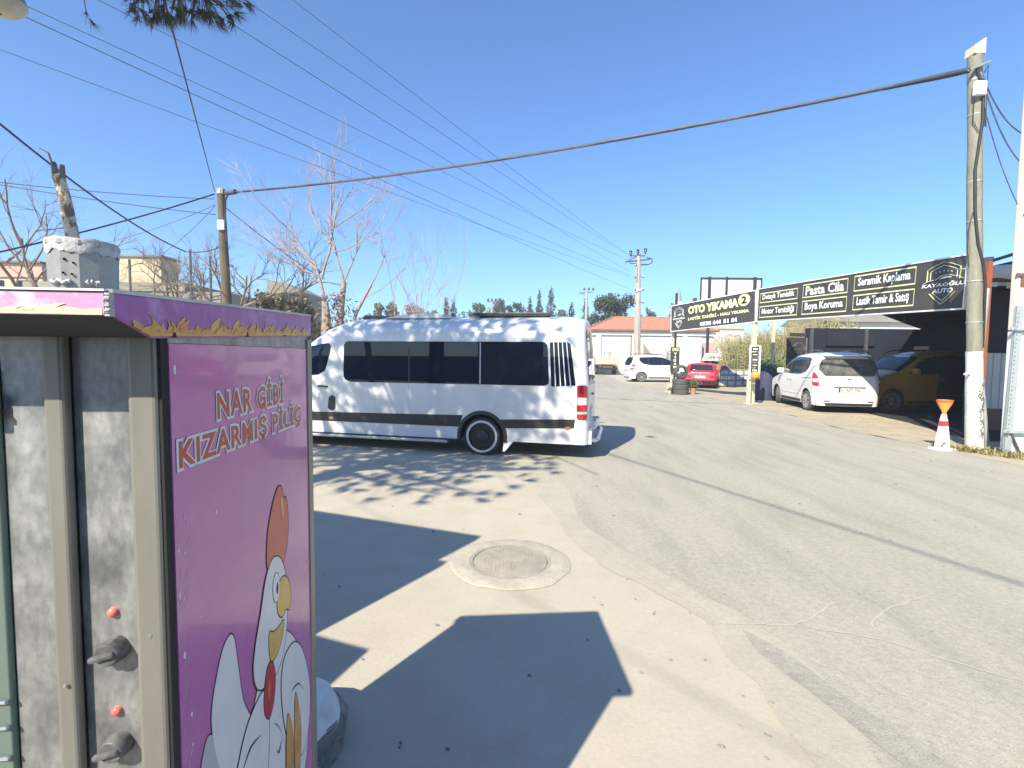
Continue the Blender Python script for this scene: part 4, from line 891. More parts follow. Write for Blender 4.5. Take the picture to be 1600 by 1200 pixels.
rm.build('rim_sealant', 'galv_rough', chim, smooth=60)
for a, z, s_ in ((-1.45, 1.920, 0.0022), (-1.20, 1.914, 0.0018), (-1.50, 1.895, 0.002), (-1.25, 1.893, 0.002)):
    MB().lathe([(0, 0.001), (s_, 0.0008), (s_, -0.001)], 8, o=(CX + 0.0537 * math.cos(a), CY + 0.0537 * math.sin(a), z), axis='Y', caps=False).build('rivet_hole', 'dark_gap', chim)
for a0, a1, z in ((-2.0, -1.3, 1.878), (-0.9, -0.55, 1.879)):
    t_ = MB().tube([(CX + 0.0545 * math.cos(a0 + (a1 - a0) * j / 8), CY + 0.0545 * math.sin(a0 + (a1 - a0) * j / 8), z + 0.003 * math.sin(j * 1.9)) for j in range(9)], [0.002 + 0.003 * abs(math.sin(j * 1.3)) for j in range(9)], 6)
    t_.build('sealant_bead', 'galv_rough', chim, smooth=60)

# whitewashed stone beside the cabinet
rk_ = MB(); vs = []; n, mth = 22, 12
for i in range(mth + 1):
    t = i / mth
    for k in range(n):
        a = 2 * PI * k / n; prof_ = (1 - t ** 2.2) ** 0.55
        r = prof_ * (0.36 + 0.06 * noise.noise((math.cos(a) * 1.6, math.sin(a) * 1.6, t * 2)) + 0.025 * noise.noise((math.cos(a) * 6, math.sin(a) * 6, t * 7)))
        vs.append((r * math.cos(a) * 1.0, r * math.sin(a) * 0.8, 0.50 * t - 0.02))
rk_.add(vs, [(i * n + k, i * n + (k + 1) % n, (i + 1) * n + (k + 1) % n, (i + 1) * n + k) for i in range(mth) for k in range(n)])
stone = rk_.build('boulder', 'stone', smooth=60); stone.location = (-1.06, 2.02, 0); stone.scale = (1, 1, 0.62); tag(stone, 'pitted grey boulder with whitewashed top beside the purple cabinet', 'boulder')
cap_ = MB(); vs2 = []
for i in range(6, mth + 1):
    for k in range(n): v = Vector(vs[i * n + k]); v *= 1.012; v.z += 0.004 + 0.03 * noise.noise((v.x * 5, v.y * 5, 0)) * (1 if i == 6 else 0); vs2.append(v)
cap_.add(vs2, [(i * n + k, i * n + (k + 1) % n, (i + 1) * n + (k + 1) % n, (i + 1) * n + k) for i in range(mth - 6) for k in range(n)])
cap_.build('whitewash_coat', 'whitewash', stone, smooth=60)

# unseen wall and fridge, added left of the frame to cast the pavement shadows
kw = rad(-20.5)
ki = thing('unseen_hoarding', 'tall unseen beige wall with sheet-metal capping, added to cast a pavement shadow', 'unseen_hoarding', (-2.29, 1.24, 0), kw)
MB().box(-2.1, 0, 0, 0.10, 0, 2.70).build('wall', 'wall_beige', ki)
MB().box(-2.15, -0.10, 0.02, 0.14, 2.703, 3.22).build('capping', 'galv', ki)
for x in (-1.9, -1.0, -0.15): MB().box(x - 0.04, x + 0.04, -0.06, -0.002, 0, 2.6).build('stiffener', 'silver', ki)
fg = thing('unseen_fridge', 'unseen white fridge added beside the wall to cast a pavement shadow', 'fridge', (-2.03, 0.90, 0), kw)
MB().box(-0.65, 0, -0.6, 0, 0.08, 1.90).build('cabinet', 'white', fg, bevel=0.02)
MB().box(-0.60, -0.05, -0.625, -0.6, 0.3, 1.6).build('door', 'glass', fg)
MB().bar((-0.08, -0.64, 0.7), (-0.08, -0.64, 1.2), 0.02).build('handle', 'chrome', fg)

sw = thing('street_wall', 'long dark street wall far behind the camera, mirrored in the minibus windows', 'wall', (-64, -17.0, 0))
MB().box(0, 80, -0.3, 0, 0, 2.15).build('wall', 'dark_post', sw); MB().box(-0.1, 80.1, -0.4, 0.1, 2.153, 2.28).build('coping', 'wall_grey', sw)
for k in range(17): MB().box(k * 4.9, k * 4.9 + 0.4, 0.002, 0.12, 0, 2.15).build('pier', 'dark_post', sw)

sfr = thing('unseen_shop_front', 'unseen shop front with dark windows, added to keep light off the roasting cabinet', 'shop', (-3.2, -4.0, 0))
MB().box(0, 8.5, -4, 0, 0, 3.3).build('wall', 'wall_grey', sfr)  # added behind the camera to cut fill light on the cabinet front
for x in (0.5, 2.7, 4.9): o = MB().box(x, x + 1.9, 0.002, 0.05, 0.5, 2.6).build('window', 'black_frame', sfr); MB().box(x + 0.08, x + 1.82, 0.052, 0.06, 0.58, 2.52).build('pane', 'glass', o)
dro = MB().box(7.0, 8.0, 0.002, 0.05, 0, 2.3).build('door', 'brown_trim', sfr); MB().bar((7.15, 0.09, 1.0), (7.15, 0.09, 1.3), 0.03).build('handle', 'chrome', dro)
MB().box(-0.2, 8.7, -4.1, 0.25, 3.303, 3.45).build('roof', 'wall_grey', sfr)

# ------------------------------------------------------------------ signboards of the car wash
def board(name, label, A, B, zl, zr, h, m='sign_black'):
    A = Vector((A[0], A[1], 0)); B = Vector((B[0], B[1], 0)); d = B - A; L = d.length
    t = thing(name, label, 'signboard', (A.x, A.y, zl), rot=(0, -math.atan2(zr - zl, L), math.atan2(d.y, d.x)))
    MB().box(0, L, 0, 0.10, 0, h).build('board', m, t)
    e = MB(); e.box(-0.03, L + 0.03, -0.02, 0.12, h, h + 0.035); e.box(-0.03, L + 0.03, -0.02, 0.12, -0.035, 0); e.box(-0.03, 0, -0.02, 0.12, 0, h); e.box(L, L + 0.03, -0.02, 0.12, 0, h)
    e.build('frame', 'sign_edge', t)
    bk = MB()
    for i in range(int(L / 1.6) + 1): bk.bar((0.2 + i * 1.6, 0.13, 0.05), (0.2 + i * 1.6, 0.13, h - 0.05), 0.05)
    bk.build('back_brace', 'dark_post', t)
    return t, L
def flat(name, poly, y, parent, m, th=0.006):
    return MB().prism(poly, lambda x, z: Vector((x, y, z)), lambda x, z: Vector((x, y - th, z))).build(name, m, parent)
def ring_outline(poly, w):
    return poly, grow(poly, -w)
def flat_ring(name, poly, w, y, parent, m, th=0.006):
    q = grow(poly, -w); n = len(poly); mb = MB()
    vs = [Vector((x, y, z)) for x, z in poly] + [Vector((x, y, z)) for x, z in q] + [Vector((x, y - th, z)) for x, z in poly] + [Vector((x, y - th, z)) for x, z in q]
    fs = []
    for i in range(n):
        j = (i + 1) % n
        fs += [(2 * n + i, 2 * n + j, 3 * n + j, 3 * n + i), (i, j, 2 * n + j, 2 * n + i), (n + j, n + i, 3 * n + i, 3 * n + j)]
    mb.add(vs, fs); return mb.build(name, m, parent)
def shield(parent, cx, cz, w, h, my, mw, ywords=True):
    """shield emblem with a car roof line, stars and two words"""
    up = [(-0.40, 0.33), (-0.30, 0.40), (0, 0.50), (0.30, 0.40), (0.40, 0.33)]
    top_ = [(cx + w * x, cz + h * z) for x, z in [(-0.42, 0.06), (-0.42, 0.34), (-0.20, 0.44), (0, 0.50), (0.20, 0.44), (0.42, 0.34), (0.42, 0.06)]]
    mb = MB()
    def arc(pts, wd, m, yy=-0.006):
        b_ = MB()
        for a, c in zip(pts, pts[1:]): b_.bar((a[0], yy, a[1]), (c[0], yy, c[1]), 0.008, wd, up=(0, 1, 0))
        return b_
    arc(top_, 0.045 * w, my).build('emblem_edge', my, parent)
    bot = [(cx + w * x, cz + h * z) for x, z in [(-0.33, -0.23), (-0.22, -0.34), (0, -0.50), (0.22, -0.34), (0.33, -0.23)]]
    arc(bot, 0.05 * w, my).build('emblem_edge', my, parent)
    inn = [(cx + w * x, cz + h * z) for x, z in [(-0.34, 0.09), (-0.34, 0.29), (-0.16, 0.37), (0, 0.42), (0.16, 0.37), (0.34, 0.29), (0.34, 0.09)]]
    arc(inn, 0.016 * w, mw).build('emblem_line', mw, parent)
    inb = [(cx + w * x, cz + h * z) for x, z in [(-0.22, -0.24), (0, -0.42), (0.22, -0.24)]]
    arc(inb, 0.016 * w, mw).build('emblem_line', mw, parent)
    car = [(cx + w * x, cz + h * z) for x, z in [(-0.52, 0.02), (-0.40, 0.07), (-0.18, 0.10), (-0.05, 0.17), (0.12, 0.19), (0.26, 0.15), (0.40, 0.12), (0.50, 0.06)]]
    arc(car, 0.035 * w, mw).build('emblem_line', mw, parent)
    flat('emblem_line', [(cx + w * x, cz + h * z) for x, z in [(-0.10, 0.10), (0.0, 0.15), (0.10, 0.16), (0.22, 0.12)]], -0.004, parent, mw)
    for k in range(5):
        x, z = cx + w * (-0.2 + 0.1 * k), cz + h * (0.26 + 0.035 * (1 - abs(k - 2) / 2)); r = 0.022 * w
        flat('star', [(x + r * (1 if i % 2 == 0 else 0.42) * math.sin(i * PI / 5), z + r * (1 if i % 2 == 0 else 0.42) * math.cos(i * PI / 5)) for i in range(10)], -0.003, parent, mw)
    text('KAYAOĞLU', cx - w * 0.56, cz - h * 0.08, cx + w * 0.56, cz + h * 0.035, -0.004, parent, mw, bold=0.03, shear=0.15)
    text('AUTO', cx - w * 0.27, cz - h * 0.235, cx + w * 0.27, cz - h * 0.125, -0.004, parent, mw, bold=0.03, shear=0.15)

s1, L1 = board('car_wash_sign', 'black signboard reading OTO YIKAMA 2 with phone number and yellow lettering', (7.57, 23.0), (9.30, 18.52), 3.00, 3.155, 1.17)
shield(s1, 0.53, 0.58, 0.72, 0.98, 'sign_white', 'sign_white')
text('OTO YIKAMA', 1.14, 0.66, 4.0, 1.03, -0.003, s1, 'sign_yellow', bold=0.06)
ci = [(4.27 + 0.29 * math.cos(2 * PI * k / 28), 0.90 + 0.235 * math.sin(2 * PI * k / 28)) for k in range(28)]
flat('number_disc', ci, -0.001, s1, 'sign_yellow'); text('2', 4.14, 0.755, 4.40, 1.05, -0.0075, s1, 'ink', bold=0.05)
text('LASTİK TAMİRİ - HALI YIKAMA', 1.14, 0.395, 4.52, 0.565, -0.003, s1, 'sign_yellow', bold=0.045)
text('0538 641 51 81', 1.88, 0.075, 3.92, 0.255, -0.003, s1, 'sign_white', bold=0.05)

s2, L2 = board('car_wash_sign', 'long black signboard of car services ending in the KAYAOĞLU AUTO shield', (9.335, 18.44), (10.345, 11.12), 3.17, 2.955, 1.185)
def service(u0, u1, z0, z1, s):
    flat_ring('text_frame', [(u0, z0), (u1, z0), (u1, z1), (u0, z1)], 0.035, 0.0, s2, 'sign_yellow')
    p = (u1 - u0) * 0.07; q = (z1 - z0)
    text(s, u0 + p, z0 + q * 0.17, u1 - p, z1 - q * 0.15, -0.003, s2, 'sign_white', bold=0.028)
service(0.11, 2.06, 0.66, 1.03, 'Detaylı Temizlik'); service(0.11, 2.08, 0.11, 0.54, 'Motor Temizliği')
service(2.31, 4.11, 0.66, 1.10, 'Pasta Cila'); service(2.31, 4.11, 0.11, 0.57, 'Boya Koruma')
service(4.34, 6.19, 0.67, 1.12, 'Seramik Kaplama'); service(4.34, 6.19, 0.13, 0.57, 'Lastik Tamir & Satış')
shield(s2, 6.89, 0.62, 0.92, 1.0, 'sign_yellow', 'sign_white')

# posts that carry the boards
def post(label, x, y, h, w, m, cat='post', name='steel_post', x1=None):
    t = thing(name, label, cat, (x, y, 0))
    MB().box(-w / 2, w / 2, -w / 2, w / 2, 0, h).build('shaft', m, t, bevel=0.01)
    MB().box(-w, w, -w, w, 0, 0.02).build('base_plate', m, t)
    return t
post('cream steel post under the joint of the two signboards', 9.34, 18.64, 3.16, 0.16, 'cream_post')
post('short cream post carrying the price ladder', 9.02, 18.26, 0.98, 0.12, 'cream_post')
p2 = post('two-tone post, cream above and dark grey below, behind the price ladder', 11.36, 21.0, 1.0, 0.10, 'dark_post')
MB().box(-0.05, 0.05, -0.05, 0.05, 1.0, 2.45).build('dark_shaft', 'dark_post', p2); MB().box(-0.055, 0.055, -0.055, 0.055, 2.45, 3.6).build('cream_shaft', 'cream_post', p2)
post('cream post at the far end of the signboard beside the stacked tyres', 7.74, 23.26, 3.05, 0.12, 'cream_post')

# price ladder: narrow frame with small black plates
pr_ = thing('price_list', 'narrow white ladder-like price board with small black plates on cream posts', 'price board', (8.98, 18.15, 0.96), rz=rad(4))
fr_ = MB(); fr_.bar((0, 0, 0), (0, 0, 1.28), 0.05); fr_.bar((0.36, 0, 0), (0.36, 0, 1.28), 0.07); fr_.bar((0, 0, 1.27), (0.36, 0, 1.27), 0.04); fr_.bar((0, 0, 0.01), (0.36, 0, 0.01), 0.04); fr_.build('frame', 'sign_edge', pr_)
for k in range(6):
    z = 0.06 + k * 0.2; o = MB().box(0.03, 0.325, -0.02, 0.0, z, z + 0.155).build('price_plate', 'sign_black', pr_)
    MB().box(0.09, 0.27, -0.024, -0.02, z + 0.05, z + 0.10 if k % 2 else z + 0.08).build('plate_line', 'sign_white', o)
lt = thing('warning_lamp', 'round orange plastic lamp hung at the foot of the price board', 'lamp', (9.12, 18.0, 1.10))
MB().lathe([(0.0, 0.16), (0.08, 0.15), (0.15, 0.08), (0.165, 0.0), (0.14, -0.09), (0.07, -0.13), (0, -0.13)], 20, caps=False).build('shade', 'orange', lt, smooth=60)
MB().lathe([(0.10, -0.10), (0.06, -0.14), (0, -0.14)], 16, o=(0.07, -0.06, -0.02), caps=False).build('lens', 'brown_trim', lt, smooth=60)

# small upright sign at the tyre stack
vsn = thing('upright_sign', 'narrow black upright sign with letters stacked one below another by the tyres', 'sign', (7.60, 23.06, 0))
MB().box(0.0, 0.42, 0, 0.05, 1.06, 2.24).build('board', 'sign_black', vsn)
MB().box(0.43, 0.48, 0, 0.05, 0, 1.5).build('stand', 'sign_edge', vsn)
text('OTO', 0.06, 2.05, 0.37, 2.20, -0.003, vsn, 'sign_yellow', bold=0.06)
for k, c in enumerate('YIKAMA'):
    text(c, 0.14 if c != 'I' else 0.185, 1.87 - k * 0.16, 0.29 if c != 'I' else 0.245, 1.985 - k * 0.16, -0.003, vsn, 'sign_white' if k < 3 else 'sign_yellow', bold=0.05)

# tyres
def tyre_thing(label, loc, rot, Rt=0.40, w=0.26):
    o = tyre_mesh(Rt, w, Rt * 0.62).build('tyre', 'tyre_dusty', smooth=40); o.location = loc; o.rotation_euler = rot
    tag(o, label, 'tyre', 'tyres stacked under the signboard'); return o
for k, l in enumerate(('dusty tyre at the bottom of the three-tyre stack', 'dusty tyre in the middle of the three-tyre stack', 'dusty tyre on top of the three-tyre stack')):
    o = tyre_thing(l, (8.00, 22.75, 0.125 + k * 0.247), (PI / 2, 0, R.uniform(-0.1, 0.1)), 0.385, 0.242)
    MB().lathe([(0.387, -0.02), (0.380, 0), (0.387, 0.02)], 36, axis='Y', caps=False).build('tread_groove', 'tyre', o)
tyre_thing('tyre standing upright on top of the tyre stack', (7.98, 22.68, 0.742 + 0.33), (0.06, 0, rad(8)), 0.33, 0.18)

# plant in a pot
pt = thing('potted_plant', 'potted plant with red flowers between the tyre stack and the red saloon', 'plant', (8.66, 22.9, 0))
MB().lathe([(0.10, 0.0), (0.15, 0.28), (0.16, 0.30), (0.13, 0.30)], 18, caps=True).build('pot', 'terracotta', pt, smooth=40)
lf = MB(); fl = MB()
for i in range(170):
    a = R.uniform(0, 2 * PI); r = R.uniform(0.02, 0.34); z = 0.32 + R.uniform(0, 0.48) * (1 - r); c = Vector((r * math.cos(a), r * math.sin(a), z)); d = Vector((R.uniform(-1, 1), R.uniform(-1, 1), R.uniform(-.4, .8))).normalized() * 0.11
    e = d.orthogonal().normalized() * 0.035; lf.quad(c, c + d * 0.5 + e, c + d, c + d * 0.5 - e)
    if i % 7 == 0: fl.lathe([(0, 0.03), (0.035, 0.01), (0, -0.01)], 6, o=c + Vector((0, -0.05, 0.05)), caps=False)
lf.build('foliage', 'bushgreen', pt); fl.build('blossom', 'flower', pt)
# small pale rubble heap beside the stack
rb = MB()
for i in range(22):
    c = Vector((7.48 + R.uniform(-.15, .15), 22.75 + R.uniform(-.2, .2), R.uniform(0.02, 0.42)))
    if c.z > 0.2 and abs(c.x - 7.48) > 0.1: c.x = 7.51
    s_ = R.uniform(0.05, 0.10); rb.lathe([(0, s_), (s_, s_ * 0.3), (s_ * 0.8, -s_ * 0.6), (0, -s_)], 6, o=c, caps=False)
tag(rb.build('rubble', 'collar', kind='stuff'), 'small heap of pale rubble at the left of the tyre stack', 'rubble')

# old window lattice leaning in the yard
wl = thing('window_lattice', 'grey steel window lattice with dusty panes leaning in the yard behind the price board', 'window frame', (9.95, 23.0, 0.42), rot=(rad(-38), 0, rad(-3)))
fr_ = MB()
Wd, Hh = 1.45, 0.95
for k in range(5): fr_.bar((k * Wd / 4, 0, 0), (k * Wd / 4 + 0.28, 0, Hh), 0.06)
for k in range(4): fr_.bar((0.28 * k / 3, 0, Hh * k / 3), (Wd + 0.28 * k / 3, 0, Hh * k / 3), 0.06)
fr_.build('frame', 'frame_olive', wl)
for i in range(4):
    for j in range(3):
        x0 = i * Wd / 4 + 0.28 * (j + 0.15) / 3; x1 = (i + 1) * Wd / 4 + 0.28 * (j + 0.15) / 3; z0, z1 = Hh * (j + 0.12) / 3, Hh * (j + 0.88) / 3; sh = 0.28 * 0.75 / 3
        MB().prism([(x0 + 0.05, z0), (x1 - 0.05, z0), (x1 - 0.05 + sh, z1), (x0 + 0.05 + sh, z1)], lambda x, z: Vector((x, 0.01, z)), lambda x, z: Vector((x, -0.005, z))).build('pane', 'pane_grey', wl)

# dark tarpaulin-covered heap and the bush behind it
tp = MB(); vs = []; n = 16
for i in range(9):
    t = i / 8
    for k in range(n):
        a = 2 * PI * k / n; r = (1 - t ** 3) ** 0.4 * (1 + 0.10 * noise.noise((math.cos(a) * 2, math.sin(a) * 2, t * 3)))
        vs.append((0.50 * r * math.cos(a), 0.45 * r * math.sin(a), 1.32 * t))
tp.add(vs, [(i * n + k, i * n + (k + 1) % n, (i + 1) * n + (k + 1) % n, (i + 1) * n + k) for i in range(8) for k in range(n)])
o = tp.build('covered_heap', 'tarp', smooth=50); o.location = (10.75, 20.2, 0); tag(o, 'heap under dark blue tarpaulin between the price board and the white car', 'tarpaulin')

# framed car poster by the white car
po = thing('car_poster', 'dark poster with a white line drawing of a car, left of the navy wall', 'poster', (10.78, 18.9, 1.10), rz=rad(6))
MB().box(0, 0.84, 0, 0.04, 0, 1.48).build('board', 'sign_black', po)
MB().box(0.80, 0.84, -0.01, 0.0, 0, 1.48).build('frame', 'silver', po)
MB().box(0.12, 0.80, 0.02, 0.05, 1.52, 1.66).build('header', 'sign_black', po)
ln = MB()
for pts in ([(0.06, 0.95), (0.10, 1.08), (0.30, 1.16), (0.42, 1.27), (0.62, 1.27), (0.74, 1.14), (0.78, 1.0)], [(0.06, 0.95), (0.2, 0.86), (0.6, 0.88), (0.78, 1.0)], [(0.12, 1.02), (0.34, 1.02), (0.36, 0.94), (0.14, 0.93)], [(0.44, 1.02), (0.66, 1.04), (0.70, 1.10)], [(0.0, 0.80), (0.3, 0.74), (0.8, 0.74)], [(0.0, 0.62), (0.8, 0.60)]):
    for a, b in zip(pts, pts[1:]): ln.bar((a[0], -0.004, a[1]), (b[0], -0.004, b[1]), 0.006, 0.014, up=(0, 1, 0))
ln.build('drawing', 'print_shade', po)

# ------------------------------------------------------------------ car wash shelter
sh = thing('car_wash_shelter', 'open car wash shelter with navy walls and dark sheet roof behind the signboard', 'shelter', (0, 0, 0))
rf = [(10.05, 14.6), (10.56, 10.9), (10.75, 9.6), (24, 9.2), (24, 20.3), (17.1, 20.3)]
rzf = lambda x, y: 3.86 - (y - 9.6) * 0.075
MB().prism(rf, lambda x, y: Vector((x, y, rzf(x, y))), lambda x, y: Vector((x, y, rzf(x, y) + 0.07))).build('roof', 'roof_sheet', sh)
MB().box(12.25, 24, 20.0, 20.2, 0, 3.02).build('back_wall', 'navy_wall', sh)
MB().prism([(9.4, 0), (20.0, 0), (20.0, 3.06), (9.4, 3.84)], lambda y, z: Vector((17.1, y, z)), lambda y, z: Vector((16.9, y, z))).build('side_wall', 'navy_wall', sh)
sf_ = sheet('shop_floor', [(10.0, 10.3), (16.9, 10.2), (16.9, 20.0), (11.9, 20.0), (11.45, 15.2), (11.0, 13.2)], 0.008, 'shop_floor', rag=0.05, parent=sh); del sf_['kind']  # outline follows the bay's shadow edge, its shade painted in
for x, y in ((12.35, 19.9), (14.6, 19.9)): MB().box(x - 0.05, x + 0.05, y - 0.05, y + 0.05, 0, 3.02).build('shelter_post', 'dark_post', sh)
for y in (11.5, 13.5, 15.5, 17.5, 19.5): MB().bar((10.6 + max(0, (y - 14.6)) * 1.24, y, rzf(0, y) - 0.07), (16.9, y, rzf(0, y) - 0.07), 0.08, 0.12).build('roof_beam', 'dark_post', sh)
MB().box(11.55, 16.88, 12.15, 12.25, 0, 3.5).build('shading_partition', 'navy_wall', sh)  # wall added to keep front light off the taxi
MB().box(13.0, 15.0, 19.92, 19.99, 2.3, 2.85).build('wall_banner', 'roof_sheet', sh)

# neighbouring shop with cloth awning, rusty post, sheet fence at the right edge
nb = thing('cloth_awning', 'ragged white cloth awning with sagging edge beside the rusty post', 'awning', (0, 0, 0))
aw = MB(); vs = []; K = 14
for i in range(K + 1):
    x = 9.80 + i * 0.24
    sag = 0.05 * math.sin(i * 1.9) + 0.03 * math.sin(i * 4.1)
    for (y, z) in ((10.05, 3.44 + sag), (10.0, 3.50 + sag * 0.6), (10.06, 3.66 + 0.03 * math.sin(i * 1.3) + i * 0.018), (10.3, 3.73 + i * 0.02), (10.75, 3.76 + i * 0.02)):
        vs.append((x, y, z))
aw.add(vs, [(5 * i + j, 5 * i + 5 + j, 5 * i + 6 + j, 5 * i + 1 + j) for i in range(K) for j in range(4)])
o = aw.build('cloth', 'cloth', nb, smooth=60); so = o.modifiers.new('thickness', 'SOLIDIFY'); so.thickness = 0.02
fb_ = MB(); fb_.bar((9.9, 10.15, 3.80), (10.6, 10.2, 4.02), 0.06); fb_.bar((10.6, 10.2, 4.02), (13.2, 10.3, 4.05), 0.06); fb_.build('awning_frame', 'dark_post', nb)
rp = thing('rusty_post', 'rusty orange steel post just behind the lichen-grey utility pole', 'post', (9.72, 9.95, 0))
MB().box(-0.05, 0.05, -0.05, 0.05, 0, 3.78).build('shaft', 'rust', rp); MB().box(-0.055, 0.055, -0.055, 0.055, 3.78, 3.86).build('cap', 'dark_post', rp)
lbs = MB()
pk_ = thing('hanging_pennants', 'small white and yellow things hung under the cloth awning', 'pennants', (9.8, 9.96, 3.36))
for k, (mm, x, w_, h_) in enumerate((('cloth', 0.05, 0.10, 0.09), ('pane_grey', 0.18, 0.14, 0.07), ('cream_post', 0.36, 0.05, 0.12), ('yellow_car', 0.44, 0.05, 0.13), ('cream_post', 0.53, 0.05, 0.11))):
    MB().box(x, x + w_, 0, 0.03, -h_, 0).build('pennant', mm, pk_)
MB().bar((0, 0.015, 0.01), (0.7, 0.015, 0.01), 0.012).build('line', 'cable', pk_)
fc = thing('sheet_fence', 'pale ribbed sheet-metal fence panel in shade right of the utility pole', 'fence', (11.55, 12.0, 0))
MB().box(0, 1.6, 0, 0.02, 0.55, 1.94).build('sheet', 'fence_white', fc)
for k in range(8): MB().box(0.05 + k * 0.2, 0.09 + k * 0.2, -0.025, 0, 0.55, 1.935).build('rib', 'fence_white', fc)
MB().box(0, 1.6, -0.01, 0.06, 0, 0.55).build('plinth', 'brown_trim', fc)
dp = thing('drain_pipe', 'thin grey pipe leaning behind the utility pole', 'pipe', (0, 0, 0))
MB().tube([(9.55, 9.75, 3.2), (9.50, 9.75, 1.7), (9.62, 9.75, 0.9), (9.72, 9.72, 0.0)], 0.035, 10).build('pipe', 'galv_post', dp, smooth=60)

# white enamel cabinet column with perforated angle post at the right edge
tt = thing('cabinet_column', 'tall white enamelled cabinet column cut by the right edge, cream mast above', 'cabinet', (9.19, 8.84, 0), rot=(0, rad(-0.2), 0))
MB().box(0, 2.4, 0, 0.12, 0, 2.30).build('lower_panel', 'totem', tt, bevel=0.02)
MB().box(0.0, 2.4, 0.0, 0.12, 2.306, 6.8).build('mast', 'totem_cream', tt, bevel=0.02)
MB().box(-0.01, 2.41, -0.01, 0.13, 2.2985, 2.3055).build('joint', 'dark_post', tt)
MB().box(-0.03, 0.10, -0.03, 0.0, 3.28, 3.34).build('clamp', 'brown_trim', tt); MB().box(0.06, 0.16, -0.02, 0.0, 3.10, 3.28).build('hinge_plate', 'brown_trim', tt)
ap = thing('perforated_post', 'slanted galvanised perforated angle post bolted to the white cabinet column', 'post', (9.12, 8.8, 0))
ag = MB(); ag.add([(0.0, 0, 0), (0.13, 0, 0), (0.18, 0, 2.75), (0.05, 0, 2.75), (0.0, 0.012, 0), (0.13, 0.012, 0), (0.18, 0.012, 2.75), (0.05, 0.012, 2.75)], [(0, 1, 2, 3), (7, 6, 5, 4), (0, 3, 7, 4), (1, 5, 6, 2), (0, 4, 5, 1), (3, 2, 6, 7)])
ag.add([(0.0, 0, 0), (0.0, 0.04, 0), (0.05, 0.04, 2.75), (0.05, 0, 2.75)], [(0, 1, 2, 3)])
ag.build('angle', 'galv_post', ap)
hl_ = MB()
for k in range(30):
    z = 0.35 + k * 0.078; x = 0.035 + 0.05 * z / 2.75
    hl_.lathe([(0.0, -0.002), (0.011, -0.0015), (0.011, 0.001)], 8, o=(x, 0, z), axis='Y', caps=False)
hl_.build('perforation', 'dark_gap', ap, kind='stuff')
for z in (2.30, 0.42):
    MB().box(-0.06, 0.40, -0.05, -0.005, z, z + 0.06).build('bracket', 'galv_post', ap, bevel=0.005); MB().lathe([(0, -0.07), (0.025, -0.07), (0.025, -0.05)], 8, o=(-0.02, 0, z + 0.03), axis='Y', caps=False).build('bolt', 'silver', ap)
MB().bar((0.10, -0.01, 0.40), (0.28, -0.01, 0.05), 0.03).build('strut', 'dark_post', ap)

# orange-topped roadside delineator
cn = thing('traffic_delineator', 'white and red traffic delineator with an orange funnel top beside the utility pole', 'traffic cone', (8.40, 9.28, 0))
cn.scale = (0.72, 0.72, 1.0)
def frustum(mb, w0, d0, z0, w1, d1, z1):
    mb.add([(-w0, -d0, z0), (w0, -d0, z0), (w0, d0, z0), (-w0, d0, z0), (-w1, -d1, z1), (w1, -d1, z1), (w1, d1, z1), (-w1, d1, z1)], [(3, 2, 1, 0), (4, 5, 6, 7), (0, 1, 5, 4), (1, 2, 6, 5), (2, 3, 7, 6), (3, 0, 4, 7)]); return mb
b_ = MB().box(-0.25, 0.25, -0.16, 0.16, 0.0, 0.045); b_.build('base', 'cone_white', cn, bevel=0.012)
lg_ = MB()
for sx in (-1, 1): lg_.prism([(sx * 0.17, 0.045), (sx * 0.075, 0.045), (sx * 0.085, 0.10), (sx * 0.05, 0.155), (0, 0.17), (0, 0.20), (sx * 0.14, 0.20)], lambda x, z: Vector((x, -0.06, z)), lambda x, z: Vector((x, 0.06, z)))
lg_.build('foot', 'cone_white', cn)
frustum(MB(), 0.14, 0.075, 0.201, 0.097, 0.055, 0.47).build('body', 'cone_white', cn, bevel=0.012)
frustum(MB(), 0.099, 0.057, 0.471, 0.083, 0.05, 0.568).build('red_band', 'cone_red', cn, bevel=0.004)
frustum(MB(), 0.083, 0.05, 0.569, 0.046, 0.035, 0.705).build('neck', 'cone_white', cn, bevel=0.01)
for x, z in ((-0.05, 0.525), (0.035, 0.63)): MB().lathe([(0, -0.062), (0.014, -0.060), (0.014, -0.05)], 8, o=(x, 0.0, z), axis='Y', caps=False).build('stud', 'blue', cn)
MB().lathe([(0.048, 0.70), (0.05, 0.745), (0.17, 0.93), (0.176, 0.965), (0.168, 0.975), (0.14, 0.965), (0, 0.955)], 28, caps=False).build('funnel', 'orange', cn, smooth=35)
MB().lathe([(0.171, 0.935), (0.180, 0.955), (0.178, 0.976), (0.165, 0.982), (0.165, 0.97)], 28, caps=False).build('funnel_rim', 'orange_rim', cn, smooth=50)

